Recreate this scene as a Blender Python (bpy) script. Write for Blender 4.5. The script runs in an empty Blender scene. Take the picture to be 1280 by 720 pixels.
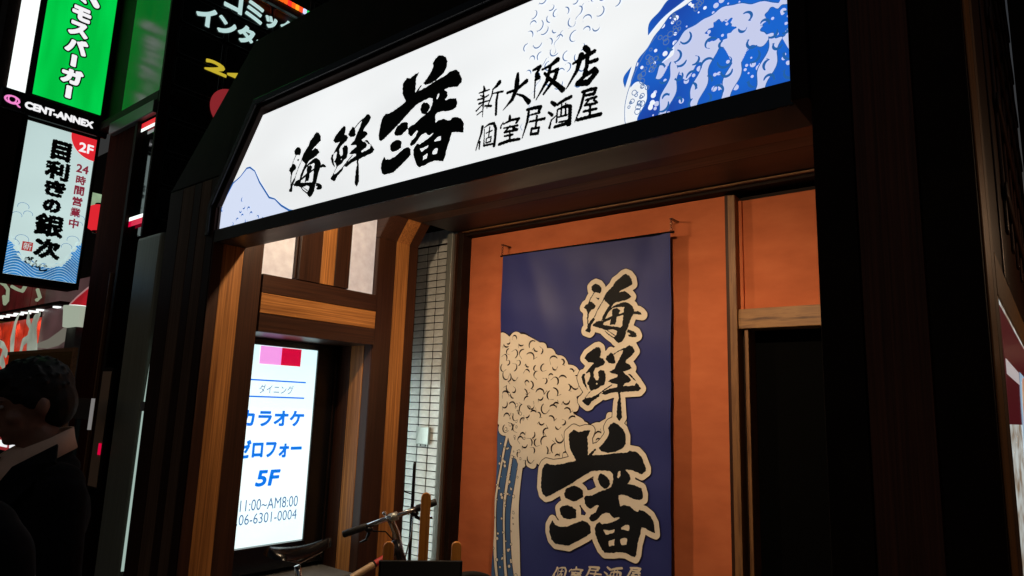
import bpy, bmesh, math, random
import numpy as np
from mathutils import Vector, Matrix
S = bpy.context.scene
COL = S.collection
random.seed(7)
RNG = np.random.RandomState(3)

# ------------------------------------------------------------------ camera
YAW, PITCH, ROLL, FPX = -0.67793362, 0.17273127, 0.03450847, 853.63
CAM = np.array([0.0, 0.0, 1.6])
def basis():
    cy, sy, cp, sp = math.cos(YAW), math.sin(YAW), math.cos(PITCH), math.sin(PITCH)
    f = np.array([sy*cp, cy*cp, sp]); r = np.array([cy, -sy, 0.0]); u = np.cross(r, f)
    cr, sr = math.cos(ROLL), math.sin(ROLL)
    return cr*r + sr*u, -sr*r + cr*u, f
BR, BU, BF = basis()
cam = bpy.data.cameras.new('camera'); cam_o = bpy.data.objects.new('camera', cam); COL.objects.link(cam_o)
cam.sensor_width = 36; cam.lens = 36*FPX/1280; cam.clip_start = 0.05; cam.clip_end = 500
cam_o.matrix_world = Matrix(((BR[0], BU[0], -BF[0], CAM[0]), (BR[1], BU[1], -BF[1], CAM[1]), (BR[2], BU[2], -BF[2], CAM[2]), (0, 0, 0, 1)))
S.camera = cam_o
# ------------------------------------------------------------------ night sky, exposure
w = bpy.data.worlds.new('World'); S.world = w; w.use_nodes = True
nt = w.node_tree; bg = nt.nodes['Background']
sky = nt.nodes.new('ShaderNodeTexSky'); sky.sky_type = 'NISHITA'; sky.sun_disc = False
sky.sun_elevation = math.radians(-1.5); sky.sun_rotation = math.radians(160)
nt.links.new(sky.outputs[0], bg.inputs[0]); bg.inputs[1].default_value = 0.15
S.view_settings.view_transform = 'Standard'; S.view_settings.look = 'None'
S.view_settings.exposure = 0.0; S.view_settings.gamma = 1.0

# ------------------------------------------------------------------ measured points: a ray of the survey camera met with a real plane
def at(px, py, X=None, Y=None, Z=None):
    d = BF + BR*(px-640)/FPX - BU*(py-360)/FPX
    t = X/d[0] if X is not None else (Y/d[1] if Y is not None else (Z-CAM[2])/d[2])
    return CAM + t*d

# ------------------------------------------------------------------ materials
def mat(name, col=(.5, .5, .5), rough=.5, metal=0.0, emit=None, es=1.0, spec=.5, coat=0.0):
    m = bpy.data.materials.new(name); m.use_nodes = True
    b = m.node_tree.nodes['Principled BSDF']
    b.inputs['Base Color'].default_value = (*col, 1); b.inputs['Roughness'].default_value = rough
    b.inputs['Metallic'].default_value = metal; b.inputs['Specular IOR Level'].default_value = spec
    b.inputs['Coat Weight'].default_value = coat
    if emit: b.inputs['Emission Color'].default_value = (*emit, 1); b.inputs['Emission Strength'].default_value = es
    return m
def _tex(m, scale, nscale=5, detail=4, rough=.55):
    t = m.node_tree
    tc = t.nodes.new('ShaderNodeTexCoord'); mp = t.nodes.new('ShaderNodeMapping'); mp.inputs['Scale'].default_value = scale
    n = t.nodes.new('ShaderNodeTexNoise'); n.inputs['Scale'].default_value = nscale; n.inputs['Detail'].default_value = detail; n.inputs['Roughness'].default_value = rough
    t.links.new(tc.outputs['Object'], mp.inputs[0]); t.links.new(mp.outputs[0], n.inputs[0])
    return n
def _ramp(m, n, stops, target='Base Color'):
    t = m.node_tree; r = t.nodes.new('ShaderNodeValToRGB')
    e = r.color_ramp.elements
    e[0].position, e[0].color = stops[0][0], (*stops[0][1], 1)
    e[1].position, e[1].color = stops[-1][0], (*stops[-1][1], 1)
    for p, c in stops[1:-1]:
        q = e.new(p); q.color = (*c, 1)
    t.links.new(n.outputs[0], r.inputs[0])
    if target: t.links.new(r.outputs[0], t.nodes['Principled BSDF'].inputs[target])
    return r
def _bump(m, n, st=.2, dist=.002):
    t = m.node_tree; b = t.nodes.new('ShaderNodeBump'); b.inputs['Strength'].default_value = st; b.inputs['Distance'].default_value = dist
    t.links.new(n.outputs[0], b.inputs['Height']); t.links.new(b.outputs[0], t.nodes['Principled BSDF'].inputs['Normal'])
def noisy(name, stops, scale=(1, 1, 1), ns=5, rough=.5, bump=.2, dist=.002, metal=0, detail=5, spec=.5, coat=0, rr=None):
    m = mat(name, rough=rough, metal=metal, spec=spec, coat=coat)
    n = _tex(m, scale, ns, detail); _ramp(m, n, stops)
    if bump: _bump(m, n, bump, dist)
    if rr:
        r = _ramp(m, n, [(.3, (rr[0],)*3), (.7, (rr[1],)*3)], 'Roughness')
    return m
def wood(name, a, b, axis, rough=.42, fine=150):
    sc = [fine, fine, fine]; sc[axis] = 1.6
    m = mat(name, rough=rough, spec=.35)
    n = _tex(m, sc, 1.0, 6, .65); r = _ramp(m, n, [(.34, a), (.5, tuple((x+y)/2 for x, y in zip(a, b))), (.64, b)], None); _bump(m, n, .25, .001)
    s2 = [5, 5, 5]; s2[axis] = .8
    n2 = _tex(m, s2, 1.5, 4); r2 = _ramp(m, n2, [(.3, (.62, .58, .55)), (.7, (1.12, 1.12, 1.12))], None)
    mx = m.node_tree.nodes.new('ShaderNodeMix'); mx.data_type = 'RGBA'; mx.blend_type = 'MULTIPLY'; mx.inputs[0].default_value = 1
    L_ = m.node_tree.links; L_.new(r.outputs[0], mx.inputs[6]); L_.new(r2.outputs[0], mx.inputs[7]); L_.new(mx.outputs[2], m.node_tree.nodes['Principled BSDF'].inputs['Base Color'])
    return m
M = {}
DK = ((.030, .0115, .0062), (.068, .026, .013)); LT = ((.24, .088, .024), (.66, .28, .078))
for k, ax in (('x', 0), ('y', 1), ('z', 2)):
    M['dark_'+k] = wood('dark_wood_'+k, *DK, ax, .38)
    M['light_'+k] = wood('light_wood_'+k, *LT, ax, .4)
M['black_frame'] = noisy('black_frame', [(.3, (.009, .0045, .0032)), (.7, (.020, .010, .007))], (1, 1, 1), 8, .65, .1, spec=.12)
M['black'] = mat('black_gloss', (.004, .004, .005), .22)
M['black_matte'] = mat('black_matte', (.006, .006, .007), .8)
M['soffit'] = noisy('soffit_metal', [(.3, (.05, .047, .045)), (.7, (.085, .08, .078))], (.6, 3, 3), 3, .38, .05, .0005, rr=(.3, .5))
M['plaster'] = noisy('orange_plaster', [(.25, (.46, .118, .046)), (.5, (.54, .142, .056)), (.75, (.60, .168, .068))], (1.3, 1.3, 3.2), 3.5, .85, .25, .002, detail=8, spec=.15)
M['soffit_tan'] = wood('shaded_tan_wood', (.09, .055, .03), (.16, .10, .06), 0, .6)  # light stripe wood, darkened in colour for the shade under the beam
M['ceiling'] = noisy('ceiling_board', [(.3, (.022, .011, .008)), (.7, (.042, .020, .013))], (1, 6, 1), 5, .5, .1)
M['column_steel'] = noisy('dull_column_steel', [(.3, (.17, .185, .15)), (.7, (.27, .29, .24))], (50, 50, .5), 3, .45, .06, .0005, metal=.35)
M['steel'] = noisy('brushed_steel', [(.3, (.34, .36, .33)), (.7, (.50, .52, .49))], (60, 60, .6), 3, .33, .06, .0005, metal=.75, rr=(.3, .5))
M['tile'] = noisy('glazed_tile', [(.3, (.55, .55, .53)), (.7, (.70, .69, .66))], (3, 3, 3), 3, .22, .15, .001, rr=(.15, .35))
M['grout'] = mat('tile_joint', (.012, .010, .010), .95, spec=.1)
M['concrete'] = noisy('concrete', [(.3, (.10, .10, .10)), (.7, (.18, .175, .17))], (1, 1, 1), 7, .85, .3, .004)
M['asphalt'] = noisy('asphalt', [(.3, (.03, .03, .032)), (.7, (.065, .065, .065))], (1, 1, 1), 90, .85, .5, .004)
M['paver'] = noisy('paver', [(.3, (.13, .12, .11)), (.7, (.22, .20, .19))], (1, 1, 1), 30, .7, .3, .003)
M['ink'] = mat('black_ink', (.004, .004, .005), .6, spec=.2)
M['ink_soft'] = mat('dark_brown_ink', (.018, .010, .010), .75, spec=.1)
M['cream'] = noisy('cream_print', [(.3, (.72, .62, .50)), (.7, (.78, .68, .55))], (1, 1, 1), 6, .8, .0)
M['banner'] = noisy('navy_vinyl', [(.3, (.020, .025, .135)), (.7, (.028, .034, .165))], (1, 1, 1), 3, .52, .15, .003, spec=.33)
M['steelblue'] = noisy('slate_blue_print', [(.3, (.035, .085, .22)), (.7, (.05, .12, .27))], (1, 1, 1), 5, .6, 0)
M['chrome'] = mat('chrome', (.75, .75, .75), .15, 1)
M['rubber'] = mat('rubber', (.012, .012, .012), .55)
M['bike_paint'] = mat('bike_paint', (.02, .018, .018), .25, coat=.5)
M['post_wood'] = noisy('varnished_pine', [(.3, (.42, .15, .025)), (.55, (.58, .23, .04)), (.75, (.30, .09, .015))], (25, 25, 1.3), 2, .4, .15, .001)
M['trim_wood'] = noisy('old_trim_wood', [(.3, (.17, .075, .025)), (.55, (.33, .16, .055)), (.7, (.10, .04, .015))], (2, 20, 20), 2, .5, .3, .001)
M['trim_wood_z'] = noisy('old_trim_wood_upright', [(.3, (.12, .05, .018)), (.55, (.24, .11, .04)), (.7, (.07, .03, .012))], (20, 20, 2), 2, .5, .3, .001)
M['suit'] = noisy('dark_suit_wool', [(.3, (.0045, .0045, .006)), (.7, (.009, .009, .012))], (1, 1, 1), 60, .9, .3, .001, spec=.1)
M['shirt'] = noisy('shirt_cotton', [(.3, (.66, .44, .33)), (.7, (.76, .52, .40))], (1, 1, 1), 14, .9, .4, .006, spec=.1)
M['skin'] = noisy('skin', [(.3, (.20, .095, .065)), (.7, (.26, .13, .09))], (1, 1, 1), 20, .5, .1, .001)
M['hair'] = noisy('black_hair', [(.3, (.003, .003, .003)), (.7, (.009, .007, .006))], (160, 30, 30), 3, .55, .5, .002, spec=.25)
M['tie'] = noisy('striped_tie', [(.45, (.25, .12, .05)), (.55, (.06, .03, .02))], (0, 0, 40), 2, .6, 0)
M['dark_glass'] = mat('dark_glass', (.006, .010, .009), .06, spec=.9)
M['brown_wall'] = noisy('red_brown_cladding', [(.3, (.030, .006, .003)), (.7, (.075, .016, .008))], (30, 30, 1), 2, .9, .15, .001, spec=.03)
M['paper'] = mat('tan_paper', (.45, .28, .18), .9)
def glow(name, col, s=1.0, var=0.0, scale=(1, 1, 1), ns=1.2, col2=None):
    """a glowing face, mostly a translucent one lit from inside; var: how unevenly the tubes behind light it"""
    m = mat(name, tuple(c*.6 for c in col), .35, emit=col, es=s)
    if var:
        n = _tex(m, scale, ns, 2)
        c2 = col2 or tuple(c*(1-var) for c in col)
        r = _ramp(m, n, [(.35, c2), (.62, col)], None)
        m.node_tree.links.new(r.outputs[0], m.node_tree.nodes['Principled BSDF'].inputs['Emission Color'])
    return m
M['g_white'] = glow('lit_white_acrylic', (.93, .95, .955), 1.0, .17, (.55, 1, 1.6), 1.25)
M['g_lilac'] = glow('lit_lilac_acrylic', (.56, .60, .82), 1.0); M['g_hill'] = glow('lit_pale_hill', (.66, .73, .90), 1.0)
M['g_blue'] = glow('lit_blue_acrylic', (.010, .125, .60), 1.0, .45, (1, 1, 1), 2.5, (.012, .05, .35))
M['g_line'] = glow('blue_print_line', (.02, .13, .42), .9)
M['g_curl'] = glow('fine_blue_print', (.11, .20, .40), .9)
M['g_kar'] = glow('lit_cool_white_acrylic', (.93, 1.0, 1.0), 1.12, .14, (1, .5, .8), 1.5, (.66, .93, .95))
M['g_kblue'] = glow('lit_blue_letter', (.0, .17, .80), 1.0)
M['g_kgrey'] = glow('lit_grey_blue_letter', (.08, .17, .33), 1.0)
M['g_pink'] = glow('lit_pink', (.90, .33, .80), 1.0); M['g_red'] = glow('lit_red', (.62, .0, .04), 1.0)
M['g_green'] = glow('lit_green', (.0, .72, .085), 1.0, .3, (1, 3, .5), 2.0, (.0, .50, .05))
M['g_pale'] = glow('lit_pale_cyan', (.62, .80, .78), .95, .22, (1, .6, .8), 1.6)
M['g_bright'] = glow('lit_bright_white', (.93, 1, .97), 1.25)
M['g_band'] = glow('lit_band_letter', (.9, .9, .92), 1.0); M['g_logo'] = glow('lit_pink_logo', (.9, .25, .62), 1.0)
M['g_red2'] = glow('lit_signal_red', (.72, .02, .03), 1.0)
M['g_maroon'] = glow('lit_maroon_letter', (.22, .02, .04), 1.0)
M['g_waveblue'] = glow('lit_wave_blue', (.03, .22, .55), 1.0, .4, (1, 1, 1), 12)
M['g_seal'] = glow('lit_seal_red', (.40, .03, .03), .9)
M['g_mint'] = glow('lit_mint_letter', (.50, .72, .70), .95); M['g_yellow'] = glow('lit_yellow', (.55, .42, .03), 1.0)
M['g_dimred'] = glow('dim_red', (.26, .02, .025), .9)
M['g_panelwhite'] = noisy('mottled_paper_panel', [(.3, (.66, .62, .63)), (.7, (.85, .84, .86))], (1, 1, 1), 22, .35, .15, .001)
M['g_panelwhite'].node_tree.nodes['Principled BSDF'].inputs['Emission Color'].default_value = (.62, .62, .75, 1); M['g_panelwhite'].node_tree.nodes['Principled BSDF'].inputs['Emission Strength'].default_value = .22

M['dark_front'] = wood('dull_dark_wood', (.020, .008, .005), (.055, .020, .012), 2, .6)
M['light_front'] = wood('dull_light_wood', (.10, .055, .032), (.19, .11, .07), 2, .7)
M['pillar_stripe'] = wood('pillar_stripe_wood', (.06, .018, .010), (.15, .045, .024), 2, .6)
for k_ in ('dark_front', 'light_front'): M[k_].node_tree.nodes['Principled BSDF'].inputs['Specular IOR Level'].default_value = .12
# ------------------------------------------------------------------ mesh helpers
ORG = {}
def tag(o, label=None, cat=None, group=None, kind=None):
    if label: o['label'] = label
    if cat: o['category'] = cat
    if group: o['group'] = group
    if kind: o['kind'] = kind
    return o
def thing(name, loc, label, cat, group=None):
    o = bpy.data.objects.new(name, None); COL.objects.link(o); o.location = loc; o.empty_display_size = .1
    ORG[o.name] = Vector(loc); return tag(o, label, cat, group)
class MB:
    def __init__(s): s.v = []; s.f = []; s.smooth = False
    def add(s, vs, fs):
        n = len(s.v); s.v += [tuple(map(float, p)) for p in vs]; s.f += [tuple(i+n for i in f) for f in fs]; return s
    def box(s, x0, x1, y0, y1, z0, z1):
        x0, x1 = sorted((x0, x1)); y0, y1 = sorted((y0, y1)); z0, z1 = sorted((z0, z1))
        return s.add([(x0, y0, z0), (x1, y0, z0), (x1, y1, z0), (x0, y1, z0), (x0, y0, z1), (x1, y0, z1), (x1, y1, z1), (x0, y1, z1)],
                     [(0, 3, 2, 1), (4, 5, 6, 7), (0, 1, 5, 4), (1, 2, 6, 5), (2, 3, 7, 6), (3, 0, 4, 7)])
    def prism(s, poly, a, b, axis='y'):
        """poly: 2-D outline (counter-clockwise seen from -axis for y), extruded between a and b"""
        n = len(poly)
        def P(p, t): return {'y': (p[0], t, p[1]), 'x': (t, p[0], p[1]), 'z': (p[0], p[1], t)}[axis]
        vs = [P(p, a) for p in poly] + [P(p, b) for p in poly]
        return s.add(vs, [tuple(range(n)), tuple(range(2*n-1, n-1, -1))] + [(i, i+n, (i+1) % n+n, (i+1) % n) for i in range(n)])
    def tube(s, pts, r, n=10, caps=True):
        pts = [Vector(p) for p in pts]; rs = r if isinstance(r, (list, tuple)) else [r]*len(pts)
        prev = None; base = len(s.v); k = len(pts)
        for i, p in enumerate(pts):
            t = (pts[min(i+1, k-1)] - pts[max(i-1, 0)]).normalized()
            if prev is None: a = t.orthogonal().normalized()
            else: a = (prev - t*prev.dot(t)).normalized()
            prev = a; b = t.cross(a)
            for j in range(n):
                q = p + (a*math.cos(2*math.pi*j/n) + b*math.sin(2*math.pi*j/n))*rs[i]; s.v.append(tuple(q))
        for i in range(k-1):
            for j in range(n):
                s.f.append((base+i*n+j, base+i*n+(j+1) % n, base+(i+1)*n+(j+1) % n, base+(i+1)*n+j))
        if caps: s.f.append(tuple(base+j for j in range(n-1, -1, -1))); s.f.append(tuple(base+(k-1)*n+j for j in range(n)))
        return s
    def ell(s, c, r, rot=None, n=16, m=10):
        vs = []; fs = []
        for i in range(m+1):
            th = math.pi*i/m
            for j in range(n):
                ph = 2*math.pi*j/n
                p = Vector((r[0]*math.sin(th)*math.cos(ph), r[1]*math.sin(th)*math.sin(ph), r[2]*math.cos(th)))
                if rot: p = rot @ p
                vs.append(p + Vector(c))
        for i in range(m):
            for j in range(n): fs.append((i*n+j, (i+1)*n+j, (i+1)*n+(j+1) % n, i*n+(j+1) % n))
        return s.add(vs, fs)
    def torus(s, c, R, r, axis='x', n=40, m=8, sy=1.0):
        pts = []
        for i in range(n+1):
            a = 2*math.pi*i/n; p = (R*math.cos(a), R*sy*math.sin(a))
            pts.append({'x': (c[0], c[1]+p[0], c[2]+p[1]), 'y': (c[0]+p[0], c[1], c[2]+p[1]), 'z': (c[0]+p[0], c[1]+p[1], c[2])}[axis])
        return s.tube(pts, r, m, False)
    def build(s, name, m, parent=None, bevel=0, smooth=None, mods=None):
        org = ORG[parent.name] if parent else Vector((0, 0, 0))
        me = bpy.data.meshes.new(name); me.from_pydata([tuple(Vector(p)-org) for p in s.v], [], s.f); me.update()
        bm = bmesh.new(); bm.from_mesh(me); bmesh.ops.recalc_face_normals(bm, faces=bm.faces); bm.to_mesh(me); bm.free()
        me.materials.append(M[m] if isinstance(m, str) else m)
        if smooth if smooth is not None else s.smooth:
            for p in me.polygons: p.use_smooth = True
        o = bpy.data.objects.new(name, me); COL.objects.link(o)
        if parent: o.parent = parent
        ORG[o.name] = org if parent else Vector((0, 0, 0))
        if bevel:
            b = o.modifiers.new('bevel', 'BEVEL'); b.width = bevel; b.segments = 2; b.limit_method = 'ANGLE'; b.angle_limit = .7
        return o
def box(name, m, b, parent=None, bevel=.002): return MB().box(*b).build(name, m, parent, bevel)
class Plane:
    """flat drawing surface: (u,v) -> world; n is the outward side"""
    def __init__(s, o, U, V, N, disp=None): s.o, s.U, s.V, s.N = map(np.array, (o, U, V, N)); s.disp = disp
    def w(s, u, v, h=0.0):
        d = h + (s.disp(u, v) if s.disp else 0.0)
        return tuple(s.o + s.U*u + s.V*v + s.N*d)
    def px(s, x, y):
        d = BF + BR*(x-640)/FPX - BU*(y-360)/FPX
        t = ((s.o-CAM) @ s.N)/(d @ s.N); p = CAM + t*d - s.o
        return float(p @ s.U), float(p @ s.V)
# ------------------------------------------------------------------ flat print as real thin sheets: 2-D distance fields cut into polygons
def F_poly(U, V, pts):
    pts = np.array(pts, float); x, y = pts[:, 0], pts[:, 1]; x2, y2 = np.roll(x, -1), np.roll(y, -1)
    d = np.full(U.shape, 9.0); ins = np.zeros(U.shape, bool)
    for a, b, c, e in zip(x, y, x2, y2):
        dx, dy = c-a, e-b; L = dx*dx+dy*dy
        if L < 1e-12: continue
        t = np.clip(((U-a)*dx+(V-b)*dy)/L, 0, 1); d = np.minimum(d, (U-a-t*dx)**2+(V-b-t*dy)**2)
        if e != b:
            cr = ((b > V) != (e > V)) & (U < (c-a)*(V-b)/(e-b)+a); ins ^= cr
    d = np.sqrt(d); return np.where(ins, -d, d)
def F_stroke(U, V, pts):
    F = np.full(U.shape, 9.0)
    for (a, b, wa), (c, e, wb) in zip(pts[:-1], pts[1:]):
        dx, dy = c-a, e-b; L = dx*dx+dy*dy+1e-12
        t = np.clip(((U-a)*dx+(V-b)*dy)/L, 0, 1)
        F = np.minimum(F, np.sqrt((U-a-t*dx)**2+(V-b-t*dy)**2)-(wa+(wb-wa)*t)/2)
    return F
class Field:
    def __init__(s, u0, u1, v0, v1, res):
        s.u0, s.v0, s.res = u0, v0, res
        s.nu = int((u1-u0)/res)+2; s.nv = int((v1-v0)/res)+2
        s.U, s.V = np.meshgrid(u0+res*np.arange(s.nu), v0+res*np.arange(s.nv))
        s.F = np.full(s.U.shape, 9.0)
    def win(s, pts, m):
        p = np.array([q[:2] for q in pts])
        i0, i1 = int((p[:, 0].min()-m-s.u0)/s.res), int((p[:, 0].max()+m-s.u0)/s.res)+2
        j0, j1 = int((p[:, 1].min()-m-s.v0)/s.res), int((p[:, 1].max()+m-s.v0)/s.res)+2
        return slice(max(j0, 0), max(j1, 0)), slice(max(i0, 0), max(i1, 0))
    def add(s, kind, pts, m=.03, cut=False):
        W = s.win(pts, m + (max(p[2] for p in pts) if kind == 's' else 0))
        if s.U[W].size == 0: return s
        f = F_poly(s.U[W], s.V[W], pts) if kind == 'p' else F_stroke(s.U[W], s.V[W], pts)
        s.F[W] = np.maximum(s.F[W], -f) if cut else np.minimum(s.F[W], f)
        return s
    def disc(s, c, r, m=.03, cut=False):
        return s.add('s', [(c[0], c[1], 2*r), (c[0]+1e-5, c[1], 2*r)], m, cut)
    def rough(s, a, k):
        U, V = s.U, s.V
        s.F = s.F + a*(np.sin(U*k+3*np.sin(V*k*.7))+np.sin(V*k*1.3+2*np.sin(U*k*.9+1)))*.5
        return s
    def mesh(s, name, m, plane, h, parent, off=0.0, run=10):
        F = s.F-off; ins = F < 0; vs = []; fs = []; cache = {}
        def vert(key, u, v):
            i = cache.get(key)
            if i is None: i = cache[key] = len(vs); vs.append(plane.w(u, v, h))
            return i
        def corner(j, i): return vert((j, i, 0), s.u0+i*s.res, s.v0+j*s.res)
        def edge(j, i, jj, ii):
            if (jj, ii) < (j, i): j, i, jj, ii = jj, ii, j, i
            a, b = F[j, i], F[jj, ii]; t = a/(a-b)
            return vert((j, i, 1 if jj == j else 2), s.u0+(i+(ii-i)*t)*s.res, s.v0+(j+(jj-j)*t)*s.res)
        full = ins[:-1, :-1] & ins[:-1, 1:] & ins[1:, :-1] & ins[1:, 1:]
        anyc = (ins[:-1, :-1] | ins[:-1, 1:] | ins[1:, :-1] | ins[1:, 1:]) & ~full
        for j, i in zip(*np.nonzero(anyc)):
            cs = [(j, i), (j, i+1), (j+1, i+1), (j+1, i)]; poly = []
            for k in range(4):
                a, b = cs[k], cs[(k+1) % 4]
                if ins[a]: poly.append(corner(*a))
                if ins[a] != ins[b]: poly.append(edge(*a, *b))
            if len(poly) > 2: fs.append(tuple(poly))
        for j in range(full.shape[0]):
            row = full[j]; i = 0
            idx = np.nonzero(np.diff(np.concatenate(([0], row.astype(int), [0]))))[0]
            for a, b in zip(idx[::2], idx[1::2]):
                while a < b:
                    e = min(b, a+run); fs.append((corner(j, a), corner(j, e), corner(j+1, e), corner(j+1, a))); a = e
        mb = MB(); mb.v = vs; mb.f = fs
        if not fs: return None
        org = ORG[parent.name]; me = bpy.data.meshes.new(name)
        me.from_pydata([tuple(Vector(p)-org) for p in vs], [], fs); me.materials.append(M[m] if isinstance(m, str) else m)
        o = bpy.data.objects.new(name, me); COL.objects.link(o); o.parent = parent; ORG[o.name] = org
        return o
def F_segs(U, V, segs):
    d = np.full(U.shape, 9.0); ins = np.zeros(U.shape, bool)
    for (a, b), (c, e) in segs:
        dx, dy = c-a, e-b; L = dx*dx+dy*dy
        if L < 1e-14: continue
        t = np.clip(((U-a)*dx+(V-b)*dy)/L, 0, 1); d = np.minimum(d, (U-a-t*dx)**2+(V-b-t*dy)**2)
        if e != b: ins ^= ((b > V) != (e > V)) & (U < (c-a)*(V-b)/(e-b)+a)
    d = np.sqrt(d); return np.where(ins, -d, d)
def text(name, body, m, plane, u0, u1, v0, v1, h, parent, bold=0.0, rot=0, shear=0.0, rough=0.0, res=.0014):
    """lettering fitted to a box on a plane; bold: metres added on every side of the strokes"""
    c = bpy.data.curves.new(name, 'FONT'); c.body = body; c.resolution_u = 3; c.shear = shear
    o = bpy.data.objects.new(name+'_src', c); COL.objects.link(o)
    me = bpy.data.meshes.new_from_object(o.evaluated_get(bpy.context.evaluated_depsgraph_get()))
    bpy.data.objects.remove(o)
    co = np.array([v.co[:2] for v in me.vertices])
    if rot: co = np.stack([co[:, 1], -co[:, 0]], 1)
    lo, hi = co.min(0), co.max(0); k = (co-lo)/(hi-lo)
    a0, a1, b0, b1 = u0+bold, u1-bold, v0+bold, v1-bold
    P_ = np.stack([a0+(a1-a0)*k[:, 0], b0+(b1-b0)*k[:, 1]], 1)
    if bold or rough:
        from collections import Counter
        cnt = Counter(tuple(sorted(e)) for p in me.polygons for e in p.edge_keys)
        segs = [(tuple(P_[i]), tuple(P_[j])) for (i, j), n_ in cnt.items() if n_ == 1]
        fd = Field(u0-.012, u1+.012, v0-.012, v1+.012, res); fd.F = F_segs(fd.U, fd.V, segs)
        if rough: fd.rough(rough, 230)
        return fd.mesh(name, m, plane, h, parent, off=bold)
    org = ORG[parent.name]
    for v, (a, b) in zip(me.vertices, P_): v.co = Vector(plane.w(a, b, h)) - org
    me.materials.clear(); me.materials.append(M[m])
    o = bpy.data.objects.new(name, me); COL.objects.link(o); o.parent = parent; ORG[o.name] = org; me.name = name
    return o
def quad(name, m, plane, u0, u1, v0, v1, h, parent, th=.002):
    mb = MB(); a = [plane.w(u, v, h-th) for u, v in ((u0, v0), (u1, v0), (u1, v1), (u0, v1))]; b = [plane.w(u, v, h) for u, v in ((u0, v0), (u1, v0), (u1, v1), (u0, v1))]
    return mb.add(a+b, [(0, 3, 2, 1), (4, 5, 6, 7), (0, 1, 5, 4), (1, 2, 6, 5), (2, 3, 7, 6), (3, 0, 4, 7)]).build(name, m, parent)
def affine(src, dst):
    A = np.array([[x, y, 1] for x, y in src], float); X, *_ = np.linalg.lstsq(A, np.array(dst, float), rcond=None)
    return lambda p: tuple(np.array([p[0], p[1], 1.0]) @ X) + ((p[2]*math.sqrt(abs(np.linalg.det(X[:2]))),) if len(p) > 2 else ())

# ------------------------------------------------------------------ brush characters, outlines in their own units (y down)
G_UMI = dict(p=[
 [(218,178),(250,190),(270,215),(273,245),(255,266),(225,258),(195,252),(178,235),(174,208),(192,190)],
 [(150,337),(180,340),(200,360),(215,378),(205,400),(178,410),(160,430),(150,460),(148,490),(135,490),(140,445),(128,410),(106,393),(118,370),(140,358)],
 [(135,480),(148,500),(150,540),(172,505),(200,480),(208,500),(185,535),(172,560),(170,610),(160,618),(122,604),(125,590),(140,575),(142,545)],
 [(215,303),(250,308),(240,324)],
 [(490,92),(520,105),(545,140),(552,185),(510,210),(460,235),(425,262),(480,245),(515,265),(540,298),(500,325),(440,340),(395,352),(375,375),(350,410),(325,430),(345,375),(330,355),(305,335),(290,310),(310,270),(345,235),(380,200),(400,160),(440,130),(470,100)],
 [(345,378),(372,385),(342,430),(320,470),(300,505),(270,512),(285,470),(310,425)],
 [(188,548),(225,518),(275,512),(300,520),(285,548),(350,560),(420,568),(470,580),(480,620),(430,610),(380,590),(310,597),(265,580),(195,562)],
 [(378,405),(420,400),(445,420),(435,450),(415,480),(412,520),(400,550),(375,545),(350,555),(360,500),(375,470),(370,430)],
 [(335,422),(390,378),(470,345),(510,350),(550,380),(568,420),(560,450),(540,490),(525,540),(515,580),(500,610),(490,660),(460,700),(430,712),(400,690),(385,665),(410,640),(430,590),(465,560),(470,500),(475,430),(480,390),(430,390),(380,400),(340,430)],
 [(555,430),(600,425),(625,440),(642,462),(600,455),(560,450)],
 [(515,590),(550,600),(585,620),(600,650),(580,663),(525,655),(520,640),(545,635),(510,615)]],
 s=[[(200,258,8),(165,310,6),(155,338,7)],[(205,480,7),(225,430,6),(260,370,6),(295,320,8)],[(295,515,20),(380,480,20),(475,450,14)],[(300,600,5),(340,635,7),(390,668,9)],[(330,600,4),(405,650,6)]], c=[])
G_SEN = dict(p=[
 [(240,98),(258,110),(262,150),(250,190),(280,205),(298,235),(285,260),(245,275),(205,290),(190,320),(195,370),(215,400),(235,395),(240,370),(235,340),(230,325),(255,305),(285,310),(303,345),(302,400),(290,440),(255,450),(230,475),(175,490),(160,480),(150,450),(130,425),(155,385),(160,350),(155,325),(115,340),(140,300),(195,240),(140,235),(105,200),(130,160),(180,125),(215,103)],
 [(90,345),(115,338),(108,370),(120,420),(140,488),(115,455),(95,420),(80,375)],
 [(88,582),(115,560),(175,552),(250,515),(245,545),(215,565),(175,590),(155,620),(135,628),(100,600)],
 [(355,145),(380,165),(388,200),(395,240),(375,252),(330,240),(302,205),(315,180),(340,165)],
 [(530,85),(560,100),(580,140),(550,180),(500,215),(490,240),(530,260),(548,290),(510,310),(470,320),(490,345),(520,365),(542,395),(530,415),(480,430),(470,450),(540,450),(575,445),(595,415),(560,390),(515,345),(540,345),(575,390),(610,440),(632,475),(615,495),(540,500),(450,505),(440,520),(445,545),(450,600),(458,730),(430,770),(405,730),(415,600),(428,560),(420,505),(360,510),(300,530),(268,520),(290,495),(340,475),(410,460),(412,435),(360,425),(325,410),(350,390),(410,370),(415,350),(345,330),(340,320),(385,295),(400,260),(425,220),(460,160),(475,120)]],
 s=[[(172,488,6),(145,520,5),(118,555,6)],[(245,520,8),(300,480,8),(360,440,7)],[(385,165,6),(430,135,7),(480,115,9)]], c=[[(222,422),(231,430),(222,439),(213,430)]])
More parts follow.
